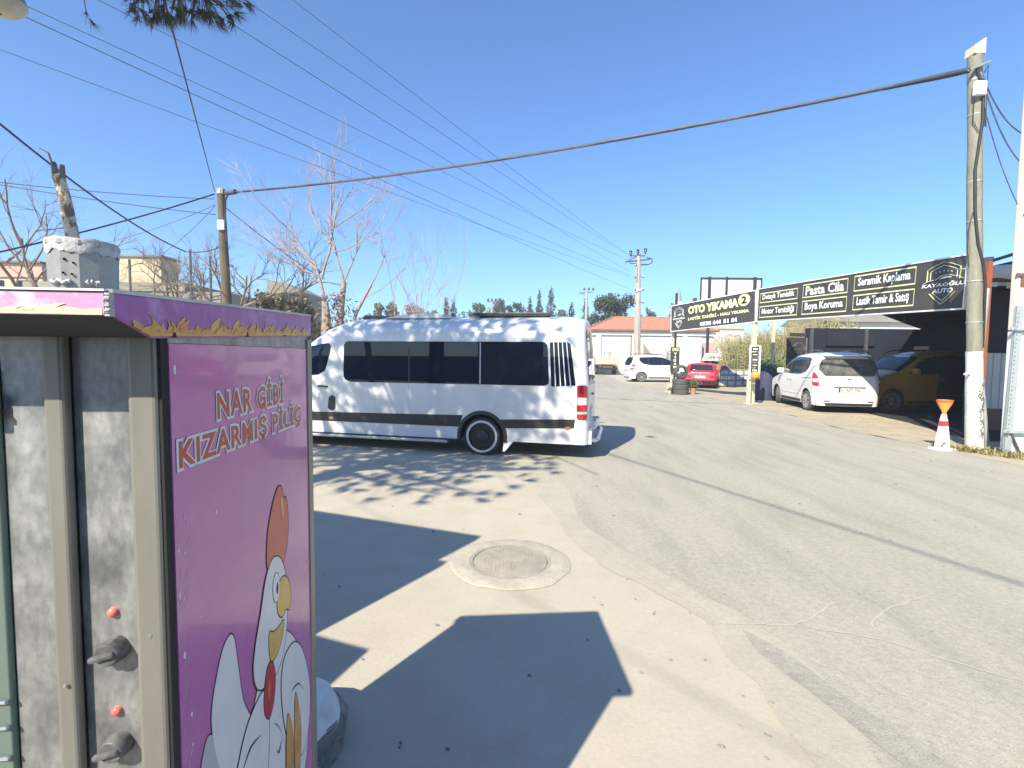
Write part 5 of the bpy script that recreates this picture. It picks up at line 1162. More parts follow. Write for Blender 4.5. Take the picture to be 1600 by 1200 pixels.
# ------------------------------------------------------------------ utility poles
rp_ = thing('utility_pole', 'lichen-grey utility pole with whitewashed base and junction box by the delineator', 'utility pole', (9.26, 9.52, 0))
def lean(z): return Vector((-0.064 * z, 0, z))
def pole_part(z0, z1, w0, w1, m, name, n=9):
    mb = MB(); k = 10; pts = [lean(z0 + (z1 - z0) * i / k) + Vector((0.005 * math.sin(i * 1.7 + z0), 0, 0)) for i in range(k + 1)]
    mb.tube(pts, [w0 + (w1 - w0) * i / k for i in range(k + 1)], n, jitter=0.03); return mb.build(name, m, rp_, smooth=50)
pole_part(0, 1.93, 0.146, 0.130, 'pole_white', 'painted_base', 14)
pole_part(1.90, 7.55, 0.125, 0.110, 'pole_green', 'shaft', 14)
MB().add([tuple(lean(7.55) + Vector((sx * 0.105, sy * 0.105, 0))) for sx, sy in ((-1, -1), (1, -1), (1, 1), (-1, 1))] + [tuple(lean(7.55) + Vector((sx * 0.10, sy * 0.10, 0.22 + 0.07 * sx))) for sx, sy in ((-1, -1), (1, -1), (1, 1), (-1, 1))],
         [(3, 2, 1, 0), (4, 5, 6, 7), (0, 1, 5, 4), (1, 2, 6, 5), (2, 3, 7, 6), (3, 0, 4, 7)]).build('pole_head', 'cream_post', rp_)
gf = MB()
for k in range(26):
    z = 0.25 + 1.05 * (k / 26) + R.uniform(-.03, .03); x = R.uniform(-0.04, 0.06) - 0.064 * z; rr = 0.147 - 0.008 * z
    L = [(x + 0.03 * math.cos(a + k) * R.uniform(.5, 1.4), z + 0.035 * math.sin(a * 1.3 + k)) for a in (0, 1.0, 2.1, 3.0)]
    for a, b in zip(L, L[1:]):
        ya = -math.sqrt(max(0.01, rr ** 2 - (a[0] + 0.064 * a[1]) ** 2)) - 0.004; yb = -math.sqrt(max(0.01, rr ** 2 - (b[0] + 0.064 * b[1]) ** 2)) - 0.004
        gf.bar((a[0], ya, a[1]), (b[0], yb, b[1]), 0.006, R.uniform(0.012, 0.026), up=(0, 1, 0))
gf.build('spray_marks', 'graffiti', rp_, kind='stuff')
jb = MB().box(-0.14, 0.07, -0.20, -0.11, 6.74, 7.0); o = jb.build('junction_box', 'plate_white', rp_, bevel=0.02); o.location = tuple(lean(6.87) - Vector((0.02, 0, 6.87)))
cb = MB()
cb.tube([lean(z) + Vector((x * 0.74, y * 0.74, 0)) for z, x, y in ((7.25, -0.12, -0.17), (6.9, 0.04, -0.19), (6.3, 0.02, -0.19), (5.4, -0.13, -0.15), (4.6, -0.13, -0.15), (4.0, -0.07, -0.17), (3.6, 0.05, -0.19), (3.2, 0.14, -0.15), (2.6, 0.18, -0.08), (2.0, 0.19, -0.03))], 0.024, 8)
cb.build('riser_cable', 'cable', rp_, smooth=60)
for pts in ([(7.2, 0.13, -.1), (7.35, 0.24, -.1), (7.1, 0.2, -.12), (6.6, 0.17, -.12), (6.2, 0.15, -.13), (6.35, 0.02, -.19)], [(6.7, -0.14, -.12), (6.3, -0.16, -.12), (6.1, -0.08, -.18), (6.2, 0.06, -.19), (6.5, 0.13, -.14)], [(6.9, 0.15, -.1), (6.6, 0.19, -.05), (6.3, 0.18, -.05)],
            [(4.6, -0.14, -.1), (4.3, -0.24, -.1), (3.9, -0.28, -.1), (3.55, -0.24, -.1)]):
    MB().tube([lean(z) + Vector((x * 0.76, y * 0.76, 0)) for z, x, y in pts], 0.009, 6).build('loose_cable', 'cable', rp_, smooth=60)
for z in (7.1, 6.45, 5.2, 4.45, 3.3, 2.5):
    o = MB().lathe([(0.142 - 0.0035 * z, -0.010), (0.142 - 0.0035 * z, 0.010)], 14, caps=False).build('strap', 'galv_post', rp_); o.location = lean(z)
MB().bar(lean(7.15) + Vector((-0.28, -0.12, 0.05)), lean(7.3) + Vector((0.1, -0.17, 0.05)), 0.06, 0.04).build('tension_clamp', 'galv', rp_)
MB().bar(lean(1.42) + Vector((-0.30, -0.1, 0.05)), lean(1.47) + Vector((-0.17, -0.1, 0.07)), 0.03, 0.03).build('peg', 'cone_white', rp_)

lp = thing('utility_pole', 'dark weathered wooden utility pole with small white box rising behind the purple cabinet', 'utility pole', (-10.06, 17.0, 0))
MB().tube([(0.02 - 0.028 * (z - 3), 0, z) for z in (0, 2, 3.5, 4.5, 5.5, 6.5, 7.25)], [0.19, 0.17, 0.16, 0.15, 0.14, 0.13, 0.125], 10, jitter=0.05).build('shaft', 'wood_pole', lp, smooth=50)
MB().lathe([(0.13, 7.25), (0.13, 7.42), (0.0, 7.44)], 10, o=(-0.10, 0, 0), caps=False).build('pole_cap', 'birch', lp)
MB().box(-0.14, 0.10, -0.22, -0.12, 5.98, 6.32).build('meter_box', 'plate_white', lp, bevel=0.03)
MB().tube([(-0.02, -0.1, 7.2), (0.22, -0.1, 7.25), (0.12, -0.12, 7.0), (0.10, -0.12, 6.4), (0.12, -0.12, 5.6)], 0.03, 6).build('riser_cable', 'cable', lp, smooth=60)

fp_ = thing('utility_pole', 'pale concrete utility pole with crossarm and dark insulators before the red-roofed warehouse', 'utility pole', (9.88, 38.0, 0))
MB().tube([(0, 0, 0), (-0.06, 0, 5), (-0.12, 0, 9.6)], [0.30, 0.25, 0.19], 8).build('shaft', 'conc_pole', fp_, smooth=20)
xa = MB(); xa.bar((-1.15, -0.1, 9.15), (0.75, -0.1, 9.35), 0.10); xa.bar((-1.0, -0.1, 9.2), (0.05, -0.1, 9.75), 0.07); xa.bar((-0.8, -.1, 9.05), (0.6, -.1, 8.95), 0.07)
xa.tube([(0.1, -0.1, 8.92), (0.6, -0.1, 8.95), (0.95, -0.1, 9.1), (0.92, -0.1, 9.4), (0.5, -0.1, 9.5)], 0.05, 6); xa.bar((-0.75, -.1, 9.62), (0.40, -.1, 9.62), 0.08); xa.build('crossarm', 'dark_post', fp_)
ins_pts = [(-0.74, 9.68), (-0.18, 9.78), (0.40, 9.86)]
for x, z in ins_pts:
    MB().lathe([(0.03, -0.1), (0.09, -0.02), (0.06, 0.06), (0.13, 0.10), (0.10, 0.20), (0.14, 0.24), (0.08, 0.34), (0, 0.36)], 10, o=(x, -0.1, z), caps=False).build('insulator', 'insul', fp_, smooth=40)
for sx, z in ((-0.36, 8.9), (-0.36, 8.0), (-0.34, 7.0), (-0.34, 6.0), (0.3, 8.0), (0.33, 7.0), (0.36, 6.0)):
    MB().bar((sx * 0.4, -0.1, z), (sx, -0.1, z), 0.05).build('bracket', 'dark_post', fp_); MB().lathe([(0.05, -0.06), (0.07, 0), (0.05, 0.08), (0, 0.1)], 8, o=(sx, -0.1, z), caps=False).build('insulator', 'insul', fp_)
MB().box(-0.28, -0.2, -0.24, -0.2, 7.6, 8.9).build('riser_duct', 'silver', fp_)
MB().bar((-0.3, -0.22, 6.85), (0.35, -0.22, 7.1), 0.1, 0.06).build('brace', 'cone_white', fp_)
f2 = thing('utility_pole', 'far concrete pole with three insulators among the trees behind the minibus', 'utility pole', (11.4, 75.0, 0))
MB().tube([(0, 0, 0), (0, 0, 11.9)], [0.28, 0.16], 8).build('shaft', 'conc_pole', f2, smooth=20)
x2 = MB(); x2.bar((-1.15, 0, 11.55), (1.0, 0, 11.75), 0.12); x2.bar((-0.1, 0, 11.2), (-1.0, 0, 11.6), 0.07); x2.build('crossarm', 'dark_post', f2)
for x in (-0.35, 0.35, 1.0): MB().lathe([(0.05, 0), (0.2, 0.15), (0.15, 0.4), (0, 0.45)], 8, o=(x, 0, 11.95), caps=False).build('insulator', 'insul', f2)
f3 = thing('utility_pole', 'small far pole with three insulators left of the tall conifers', 'utility pole', (-4.1, 95.0, 0))
MB().tube([(0, 0, 0), (0, 0, 12.3)], [0.3, 0.2], 6).build('shaft', 'conc_pole', f3, smooth=20)
MB().bar((-1.0, 0, 12.3), (0.9, 0, 12.3), 0.16).build('crossarm', 'dark_post', f3)
for x in (-0.75, 0, 0.75): MB().lathe([(0.05, 0), (0.22, 0.2), (0.15, 0.5), (0, 0.55)], 8, o=(x, 0, 12.4), caps=False).build('insulator', 'insul', f3)

# ------------------------------------------------------------------ wires
def wire(name, label, a, b, r, sag, m, group=None, n=22, grow_=None, cat='cable'):
    a = Vector(a); b = Vector(b); pts = []
    for i in range(n + 1):
        t = i / n; p = a.lerp(b, t); p.z -= 4 * sag * t * (1 - t); pts.append(p)
    rr = [r] * (n + 1)
    o = MB().tube(pts, rr, 6).build(name, m, smooth=60); tag(o, label, cat, group); return o
wire('overhead_cable', 'thick bundled grey cable sagging between the wooden pole and the lichen-grey pole', (-9.75, 16.9, 7.28), (8.58, 9.40, 7.22), 0.036, 0.30, 'cable_grey', n=60)
sl = MB().tube([(-9.95, 16.95, 7.26), (-9.55, 16.82, 7.28)], 0.085, 8).build('cable_splice', 'cable_grey', smooth=60); tag(sl, 'fat cable splice sleeve beside the top of the wooden pole', 'cable splice')
tw = [MB() for _ in range(1)][0]
a, b = Vector((8.58, 9.40, 7.22)), Vector((7.35, 9.905, 7.14)); tw.tube([a.lerp(b, t / 6) for t in range(7)], [0.05, 0.058, 0.056, 0.05, 0.045, 0.04, 0.036], 8); o = tw.build('cable_wrap', 'cable', smooth=60); tag(o, 'dark wrapped cable end at the top of the lichen-grey pole', 'cable splice')
LG = 'thin overhead wires to the concrete pole'
# seven conductors from the concrete pole to the line behind the camera
def ext(a, b, k):
    a = Vector(a); b = Vector(b); return tuple(b + (a - b) * k)
WL = ['topmost thin overhead wire to the concrete pole, ending at its right insulator', 'second thin overhead wire from the top, ending at the middle insulator', 'third thin overhead wire, ending at the left end of the crossarm', 'thin overhead wire to the upper bracket, passing below the street lamp bowl', 'lowest thin overhead wire to the concrete pole, from the lamp bowl corner', 'thin overhead wire crossing lowest at the left edge, to the second bracket', 'thin overhead wire emerging from the pine branch to the upper bracket']
for wl_, (a, b) in zip(WL, (((-5.14, 9.88, 9.6), (9.12, 37.9, 9.6)), ((-5.99, 9.74, 9.41), (9.37, 37.9, 9.41)), ((-8.75, 9.72, 9.21), (9.13, 37.9, 9.21)), ((-8.56, 8.79, 8.12), (9.15, 37.9, 8.12)),
             ((-7.54, 6.94, 7.04), (9.18, 37.9, 7.04)), ((-10.68, 9.11, 8.03), (9.16, 37.9, 8.03)), ((-5.77, 8.87, 8.37), (9.15, 37.9, 8.37)))):
    wire('overhead_wire', wl_, ext(a, b, 1.7), b, 0.0075, 0.35, 'wire_thin', 'thin overhead wires to the concrete pole', n=40)
wire('drop_cable', 'steep dark cable dropping from the pine branch to the wooden pole', (-1.9, 2.1, 5.0), (-10.31, 16.9, 7.29), 0.011, 0.0, 'cable')
wire('overhead_wire', 'dark wire slanting past the cut trunk top into the bare branches by the wooden pole', (-8.0, 6.0, 6.0), (-11.45, 17, 5.27), 0.02, 0.35, 'cable')
wire('overhead_wire', 'dark wire hanging in a shallow curve between the thin steel poles', (-11.45, 17.0, 5.27), (-10.1, 17.2, 5.6), 0.016, 0.12, 'cable')
wire('overhead_wire', 'upper of the two thin wires running left behind the cut trunk to the wooden pole', (-17.5, 12.5, 6.55), (-10.39, 17, 7.08), 0.014, 0.15, 'wire_thin')
wire('overhead_wire', 'lower of the two thin wires running left behind the cut trunk to the wooden pole', (-17.5, 12.5, 6.75), (-10.36, 17, 6.55), 0.014, 0.15, 'wire_thin')
wire('overhead_cable', 'dark cable rising from behind the sheet chimney to the wooden pole top', (-14.2, 10.5, 3.2), (-10.39, 17, 7.25), 0.026, 0.15, 'cable')
wire('overhead_wire', 'thin wire fanning left from the wooden pole towards the beige block', (-16.6, 20, 6.25), (-10.37, 17, 6.88), 0.012, 0.1, 'wire_thin')
wire('overhead_wire', 'thin wire dropping from the wooden pole to the grey wall', (-17.75, 24, 6.33), (-10.37, 17, 6.84), 0.012, 0.15, 'wire_thin')
wire('overhead_wire', 'dark wire slanting down from the wooden pole into the large bare tree', (-10.06, 17, 6.84), (-6.8, 17, 4.46), 0.018, 0.08, 'cable')
wire('service_wire', 'slack dark wire curving from the lichen-grey pole to the cream mast, the upper one', (8.92, 9.5, 7.2), (9.25, 8.8, 5.75), 0.012, 0.28, 'cable')
wire('service_wire', 'slack dark wire curving from the lichen-grey pole to the cream mast, the middle one', (8.95, 9.5, 7.05), (9.25, 8.8, 5.15), 0.012, 0.28, 'cable')
wire('service_wire', 'slack dark wire curving from the lichen-grey pole to the cream mast, the lowest one', (9.0, 9.5, 6.6), (9.22, 8.8, 4.3), 0.009, 0.2, 'cable')

wire('overhead_cable', 'black cable tied high in the pine and crossing the street overhead', (-4.4, 4.65, 7.3), (4.6, -15.6, 7.6), 0.017, 0.0, 'cable', n=10)
wire('overhead_wire', 'thin black wire crossing overhead behind the roasting cabinet', (-6.1, -0.5, 6.4), (2.6, -10.3, 6.4), 0.005, 0.0, 'cable', n=10)

# ------------------------------------------------------------------ buildings
wh = thing('warehouse', 'low white warehouse with hipped red tile roof and two pale roller shutters', 'warehouse', (8.0, 50.0, 0))
MB().box(0, 12.8, 0.0, 9, 0, 4.35).build('wall', 'wall_white', wh)
rfw = MB(); rfw.add([(-0.45, -0.45, 4.55), (13.25, -0.45, 4.55), (13.25, 9.45, 4.55), (-0.45, 9.45, 4.55), (3.2, 3.6, 6.15), (9.4, 3.6, 6.15)], [(0, 1, 5, 4), (1, 2, 5), (2, 3, 4, 5), (3, 0, 4), (3, 2, 1, 0)])
rw = rfw.build('roof', 'tile_red', wh)
rg = MB()
for a, b in (((-0.45, -0.45, 4.58), (3.2, 3.6, 6.18)), ((3.2, 3.6, 6.18), (9.4, 3.6, 6.18)), ((9.4, 3.6, 6.18), (13.25, -0.45, 4.58))): rg.bar(a, b, 0.22, 0.12)
rg.build('ridge_tiles', 'tile_red', rw)
tc = MB()
for k in range(44):
    x = -0.3 + k * 0.31; 
    t = min(1.0, min((x + 0.45) / 3.65, (13.25 - x) / 3.85)); tc.bar((x, -0.44, 4.565), (x, -0.45 + 4.05 * t, 4.565 + 1.6 * t), 0.12, 0.06)
tc.build('tile_row', 'tile_red', rw, kind='stuff')
MB().box(-0.48, 13.28, -0.48, -0.44, 4.36, 4.56).build('fascia', 'brown_trim', wh)
MB().box(-0.2, 13.0, -0.25, -0.002, 4.0, 4.34).build('beam', 'sign_edge', wh)
for x0, x1 in ((1.25, 4.25), (5.35, 9.6)):
    s_o = MB().box(x0, x1, -0.06, -0.004, 0, 3.9).build('roller_shutter', 'shutter', wh)
    sl_ = MB()
    for k in range(26): sl_.box(x0 + 0.02, x1 - 0.02, -0.072, -0.06, 0.05 + k * 0.148, 0.05 + k * 0.148 + 0.12)
    sl_.build('shutter_slat', 'shutter', s_o, kind='stuff')
for x in (0.95, 4.6, 9.85): MB().box(x - 0.22, x + 0.22, -0.22, -0.003, 0, 3.998).build('pillar', 'wall_white', wh)
MB().box(4.28, 4.36, -0.1, -0.003, 0, 3.9).build('downpipe', 'wall_grey', wh)
MB().tube([(0.7, -0.15, 4.0), (0.7, -0.15, 2.2)], 0.05, 6).build('downpipe', 'sign_edge', wh)
dr_ = MB().prism([(5.55, 3.2), (6.5, 1.9), (6.1, 1.7), (5.6, 1.75)], lambda x, z: Vector((x, -0.2, z)), lambda x, z: Vector((x, -0.15, z))); dr_.build('hanging_sheet', 'wall_grey', wh)
ww = tag(MB().box(14.7, 17.7, 45.0, 48.0, 0, 3.62).build('white_container', 'wall_white', bevel=0.03), 'plain white container wall behind the red saloon', 'container')
pk2 = tag(MB().box(17.9, 19.4, 46.0, 46.3, 0, 3.2).build('pink_wall', 'wall_pink'), 'narrow strip of pink wall right of the white container', 'wall')
bu = thing('pale_house', 'pale house with brick-patterned front half hidden under the yellow-lettered signboard', 'house', (23.4, 60.0, 0))
MB().box(0, 5.4, 0, 6, 0, 5.35).build('wall', 'wall_white', bu)
MB().box(-0.2, 5.6, -0.2, 6.2, 5.35, 5.6).build('parapet', 'wall_beige', bu)
for k in range(4):
    o = MB().box(0.4 + k * 1.3, 1.1 + k * 1.3, -0.05, 0.0, 3.0, 4.6).build('window', 'wall_pink', bu); MB().box(0.46 + k * 1.3, 1.04 + k * 1.3, -0.07, -0.05, 3.1, 4.5).build('pane', 'pane_grey', o)
nh = thing('low_house', 'low white house with grey roof seen over the navy back wall', 'house', (19.8, 30.0, 0))
MB().box(0, 8, 0, 5, 0, 4.05).build('wall', 'wall_white', nh)
nr = MB(); nr.add([(-0.3, -0.3, 4.05), (8.3, -0.3, 4.05), (8.3, 3, 4.95), (-0.3, 3, 4.95), (8.3, 5.3, 4.05), (-0.3, 5.3, 4.05)], [(0, 1, 2, 3), (3, 2, 4, 5), (0, 3, 5), (1, 4, 2), (0, 5, 4, 1)]); nro = nr.build('roof', 'wall_grey', nh)
bb = thing('billboard', 'large blank white billboard in a black steel frame above the signboard', 'billboard', (13.15, 34.0, 0))
MB().box(0, 4.3, 0.06, 0.14, 5.1, 7.30).build('panel', 'billboard', bb)
for x in (0.03, 4.27): MB().box(x - 0.04, x + 0.04, -0.02, 0.06, 5.1, 7.34).build('frame_bar', 'black_frame', bb)
MB().box(0, 4.3, -0.02, 0.06, 7.29, 7.37).build('frame_bar', 'black_frame', bb)
for x, w_ in ((0.62, 0.09), (1.82, 0.06), (3.80, 0.10)): MB().box(x - w_, x + w_, -0.05, 0.055, 0.0 if w_ > .07 else 5.1, 7.42).build('upright', 'black_frame', bb)
mi = thing('minaret', 'slender minaret with grey pointed cone far behind the signboard', 'minaret', (51.4, 150.0, 0))
MB().lathe([(0.75, 0), (0.75, 17.2), (1.15, 17.8), (1.15, 18.9), (0.8, 18.9), (0.8, 19.4)], 16).build('shaft', 'wall_white', mi, smooth=30)
MB().lathe([(0.95, 19.3), (0.5, 21.6), (0, 23.9)], 16, caps=False).build('cone', 'minaret_grey', mi, smooth=30)
tag(MB().box(8.75, 8.86, 26.0, 26.1, 0, 5.2).build('black_post', 'black_frame'), 'black post standing up behind the far end of the signboard', 'post')
hb_ = thing('rendered_block', 'beige rendered rooftop block with one sunlit face left of the wooden pole', 'building', (-21.6, 26.0, 0))
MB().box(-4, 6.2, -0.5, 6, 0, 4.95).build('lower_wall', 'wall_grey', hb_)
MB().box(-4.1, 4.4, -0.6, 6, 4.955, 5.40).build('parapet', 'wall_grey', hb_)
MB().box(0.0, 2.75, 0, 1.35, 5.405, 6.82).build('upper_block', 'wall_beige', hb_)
MB().box(-0.1, 2.85, -0.1, 1.45, 6.823, 6.93).build('roof_slab', 'wall_grey', hb_)
pb_ = thing('pink_building', 'pink rendered building low at the left edge behind the bare tree', 'building', (-38, 30.0, 0))
MB().box(0, 8.9, 0, 6, 0, 6.30).build('wall', 'wall_beige', pb_); MB().box(-0.1, 9.0, -0.12, 6, 6.303, 7.12).build('upper_band', 'wall_pink', pb_)
MB().box(-0.2, 9.1, -0.3, 6, 7.123, 7.24).build('roof_edge', 'brown_trim', pb_)
for x in (5.6, 7.4): o = MB().box(x, x + 0.9, -0.06, -0.01, 5.2, 6.1).build('window', 'glass', pb_)
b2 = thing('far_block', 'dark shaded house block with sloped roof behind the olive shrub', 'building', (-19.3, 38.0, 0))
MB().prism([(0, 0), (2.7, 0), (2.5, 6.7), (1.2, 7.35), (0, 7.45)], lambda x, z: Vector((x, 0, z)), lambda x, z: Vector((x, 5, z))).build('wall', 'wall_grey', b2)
MB().box(1.25, 2.45, -0.04, 0, 5.4, 6.5).build('window', 'glass', b2)
for (x, y, z, l) in ((-15.79, 20.0, 5.56, 'thin dark steel pole in front of the beige block'), (-13.28, 20.0, 5.98, 'thin steel pole midway between the beige block and the wooden pole'), (-12.47, 20.0, 5.72, 'thin steel pole just left of the wooden pole')):
    tag(MB().tube([(x, y, 0), (x, y, z)], 0.045, 6).build('steel_pole', 'dark_post'), l, 'pole', 'thin steel poles on the left')

# ------------------------------------------------------------------ trees
def branch_tree(mbs, p, d, L, r, depth, rnd, spread=0.55, up=0.12, maxd=5, kids=(2, 4), wob=0.14, twig=2):
    """recursive limb: mbs = (thick builder, thin builder)"""
    n = 5 if depth < 3 else 3; pts = [Vector(p)]; dd = Vector(d).normalized()
    for i in range(n):
        dd = (dd + Vector((rnd.uniform(-1, 1), rnd.uniform(-1, 1), rnd.uniform(-1, 1))) * wob + Vector((0, 0, up))).normalized()
        pts.append(pts[-1] + dd * L / n)
    mb = mbs[0] if depth < twig else mbs[1]
    mb.tube(pts, [r * (1 - 0.55 * i / n) for i in range(n + 1)], 7 if depth < 2 else 4 if depth < 4 else 3, caps=False)
    if depth >= maxd: return
    for k in range(rnd.randint(*kids)):
        t = rnd.uniform(0.35, 1.0); i = min(n - 1, int(t * n)); q = pts[i].lerp(pts[i + 1], t * n - i if i < n else 1)
        ax = dd.orthogonal().normalized(); ax.rotate(Matrix.Rotation(rnd.uniform(0, 2 * PI), 3, dd))
        nd = (dd + ax * rnd.uniform(0.5, 1.2) * spread * 1.4).normalized()
        branch_tree(mbs, q, nd, L * rnd.uniform(0.48, 0.78), r * rnd.uniform(0.40, 0.56), depth + 1, rnd, spread, up, maxd, kids, wob, twig)

bt = thing('bare_tree', 'large leafless tree with pinkish twigs rising behind the minibus front', 'tree', (-6.5, 17.0, 0))
rn = random.Random(11); tk, cw = MB(), MB()
tk.tube([(-0.1, 0, 0), (-0.12, 0, 1.5), (-0.05, 0, 3.0), (-0.1, 0, 3.6)], [0.22, 0.19, 0.15, 0.11], 9, jitter=0.06)
tk.tube([(0.35, 0.1, 0), (0.30, 0.1, 2.0), (0.42, 0.1, 3.3), (0.55, 0.1, 4.3)], [0.18, 0.15, 0.12, 0.08], 8, jitter=0.06)
tk.tube([(0.6, 0, 0), (0.7, 0.1, 2.0), (0.95, 0.1, 3.2), (1.5, 0.1, 4.2)], [0.11, 0.09, 0.07, 0.045], 7, jitter=0.06)
for p, d, L, r, md in (((-0.1, 0, 3.6), (-0.25, 0, 1), 1.5, 0.13, 5), ((-0.3, 0.1, 4.6), (-0.8, 0.1, 0.9), 2.1, 0.085, 5), ((-0.2, 0, 4.4), (0.25, 0.1, 1), 2.4, 0.10, 5), ((0.15, 0, 5.8), (0.15, -0.1, 1), 1.9, 0.07, 5), ((0.1, 0, 5.6), (-0.5, 0.2, 0.9), 1.9, 0.055, 5),
                        ((0.3, 0, 6.2), (0.9, 0.1, 0.45), 1.8, 0.05, 4), ((0.55, 0.1, 4.3), (-0.15, 0, 1), 1.8, 0.09, 5), ((0.55, 0.1, 4.3), (0.5, 0, 0.9), 1.7, 0.07, 5), ((0.2, 0, 5.3), (0.9, -0.1, 0.05), 2.0, 0.05, 5), ((-0.3, 0, 4.5), (-0.9, -0.1, 0.35), 2.0, 0.05, 5),
                        ((1.5, 0.1, 4.2), (0.6, 0, 0.8), 1.3, 0.05, 4), ((1.2, 0.1, 3.7), (0.9, 0, 0.25), 1.9, 0.035, 4), ((-0.2, 0, 4.2), (-0.9, 0.2, 0.6), 1.6, 0.05, 4)):
    branch_tree((tk, cw), p, d, L, r * 0.5, 1, rn, maxd=md, kids=(2, 5), up=0.05, wob=0.16)
tk.build('trunk', 'bark_pale', bt, smooth=50); cw.build('crown', 'twig', bt)
dl = MB()
for i in range(420):
    a = R.uniform(0, 2 * PI); r = R.uniform(0, 0.65); c = Vector((0.3 + r * math.cos(a), r * math.sin(a), R.uniform(2.2, 4.0) - 0.4 * r)); d = Vector((R.uniform(-1, 1), R.uniform(-1, 1), R.uniform(-1, 0.6))).normalized() * R.uniform(0.1, 0.26); e = d.orthogonal().normalized() * 0.03
    dl.quad(c, c + d * 0.5 + e, c + d, c + d * 0.5 - e)
dl.build('dead_ivy', 'twig_dark', bt)

def small_bare(label, loc, limbs, seed, mats=('bark', 'twig_dark'), name='bare_tree', maxd=4, kids=(2, 4), up=0.04, wob=0.22):
    t = thing(name, label, 'tree', loc); rn = random.Random(seed); a, b = MB(), MB()
    for p, d, L, r in limbs: branch_tree((a, b), p, d, L, r, 0, rn, maxd=maxd, kids=kids, up=up, wob=wob, twig=2)
    a.build('trunk', mats[0], t, smooth=50); b.build('crown', mats[1], t); return t
small_bare('small leafless tree leaning across the left edge before the pink building', (-13.2, 14.0, 0), [((0.3, 0, 0), (-0.15, 0, 1), 2.9, 0.11), ((0.0, 0, 2.6), (-0.75, 0, 0.8), 2.6, 0.07), ((-0.6, 0, 3.2), (-0.2, 0.2, 1), 1.4, 0.035), ((-1.4, 0, 4.3), (0.6, 0, 0.5), 1.5, 0.035), ((-2.4, 0, 4.6), (0.8, 0, 0.3), 1.5, 0.03)], 21, up=0.02)
small_bare('tangled leafless tree around the foot of the wooden pole', (-10.6, 18.2, 0), [((0, 0, 0), (0.05, 0, 1), 3.6, 0.14), ((0.1, 0, 3.2), (0.5, 0, 0.9), 1.6, 0.055), ((0, 0, 3.1), (-0.9, 0, 0.5), 1.9, 0.05), ((0, 0, 3.2), (-0.3, 0.1, 1), 1.9, 0.045), ((0.2, 0, 3.3), (0.95, 0, 0.35), 2.2, 0.06), ((0.1, 0, 3.1), (-1, 0.2, 0.15), 2.0, 0.04)], 5, up=0.05, wob=0.28, kids=(3, 4))
small_bare('leafless shrub in front of the grey wall left of the wooden pole', (-15.2, 21.5, 0), [((0, 0, 0), (0.0, 0, 1), 3.6, 0.14), ((0, 0, 3.2), (-0.5, 0, 0.8), 2.0, 0.07), ((0, 0, 3.3), (0.5, 0, 0.8), 1.9, 0.07), ((0, 0, 3.4), (-0.1, 0.1, 1), 1.9, 0.06), ((0, 0, 3.1), (0.9, 0, 0.4), 2.1, 0.06)], 8, up=0.02, wob=0.3, kids=(3, 4))
small_bare('thin upright leafless saplings right of the large bare tree', (-4.6, 19.5, 0), [((0.0 + i * 0.28 + R.uniform(-.1, .1), R.uniform(-.3, .3), 0), (R.uniform(-.05, .22), 0, 1), R.uniform(3.6, 5.0), 0.022) for i in range(6)], 31, ('twig', 'twig'), maxd=2, kids=(3, 5), up=0.1, wob=0.05)

ct_ = thing('cut_trunk', 'pale peeling cut-off tree trunk standing right behind the sheet chimney', 'tree trunk', (0, 0, 0))
tkp = [(-4.90, 6, 0), (-5.20, 6, 1.8), (-5.40, 6, 3.0), (-5.45, 6, 3.3), (-5.50, 6, 3.6), (-5.56, 6, 3.9)]
MB().tube(tkp, [0.09, 0.08, 0.07, 0.068, 0.064, 0.062], 10, jitter=0.10).build('trunk', 'birch', ct_, smooth=50)
sp2 = MB(); sp2.tube([(-5.60, 6, 3.85), (-5.615, 6, 4.03), (-5.61, 6, 4.06)], [0.035, 0.03, 0.01], 6); sp2.tube([(-5.52, 6, 3.85), (-5.515, 6, 4.02)], [0.035, 0.025], 6); sp2.tube([(-5.60, 5.97, 4.0), (-5.63, 5.95, 4.14), (-5.72, 5.93, 4.19)], [0.012, 0.012, 0.008], 5)
sp2.build('splintered_top', 'bark', ct_)

def conifer(label, x, y, h, r, seed, m='conifer', dens=1.0, lean_=0.0, crown0=0.12, shape=1.0, name='conifer_tree', group='trees far behind the minibus', leafs=0.42):
    t = thing(name, label, 'tree', (x, y, 0), group=group); rn = random.Random(seed)
    MB().tube([(0, 0, 0), (lean_ * h * 0.5, 0, h * 0.5), (lean_ * h, 0, h * 0.97)], [0.022 * h, 0.014 * h, 0.004 * h], 6).build('trunk', 'bark', t)
    mb = MB(); n = int(2400 * dens)
    for i in range(n):
        t_ = 1 - math.sqrt(rn.random()) * 0.999; z = h * (crown0 + (1 - crown0) * t_)
        rr = r * (1 - t_) ** shape * (0.72 + 0.35 * math.sin(t_ * 38 + seed) * (0.6 + 0.4 * rn.random())); a = rn.uniform(0, 2 * PI)
        q = rr * math.sqrt(rn.uniform(0.15, 1.1)); c = Vector((q * math.cos(a) + lean_ * z, q * math.sin(a), z))
        d = Vector((math.cos(a), math.sin(a), rn.uniform(-0.5, 0.35))).normalized() * leafs * rn.uniform(0.6, 1.5); e = Vector((-math.sin(a), math.cos(a), rn.uniform(-.6, .6))).normalized() * leafs * 0.42
        mb.add([c - e, c + d, c + e, c + Vector((0, 0, 0.28 * leafs))], [(0, 1, 3), (1, 2, 3)])
    mb.build('crown', m, t); return t
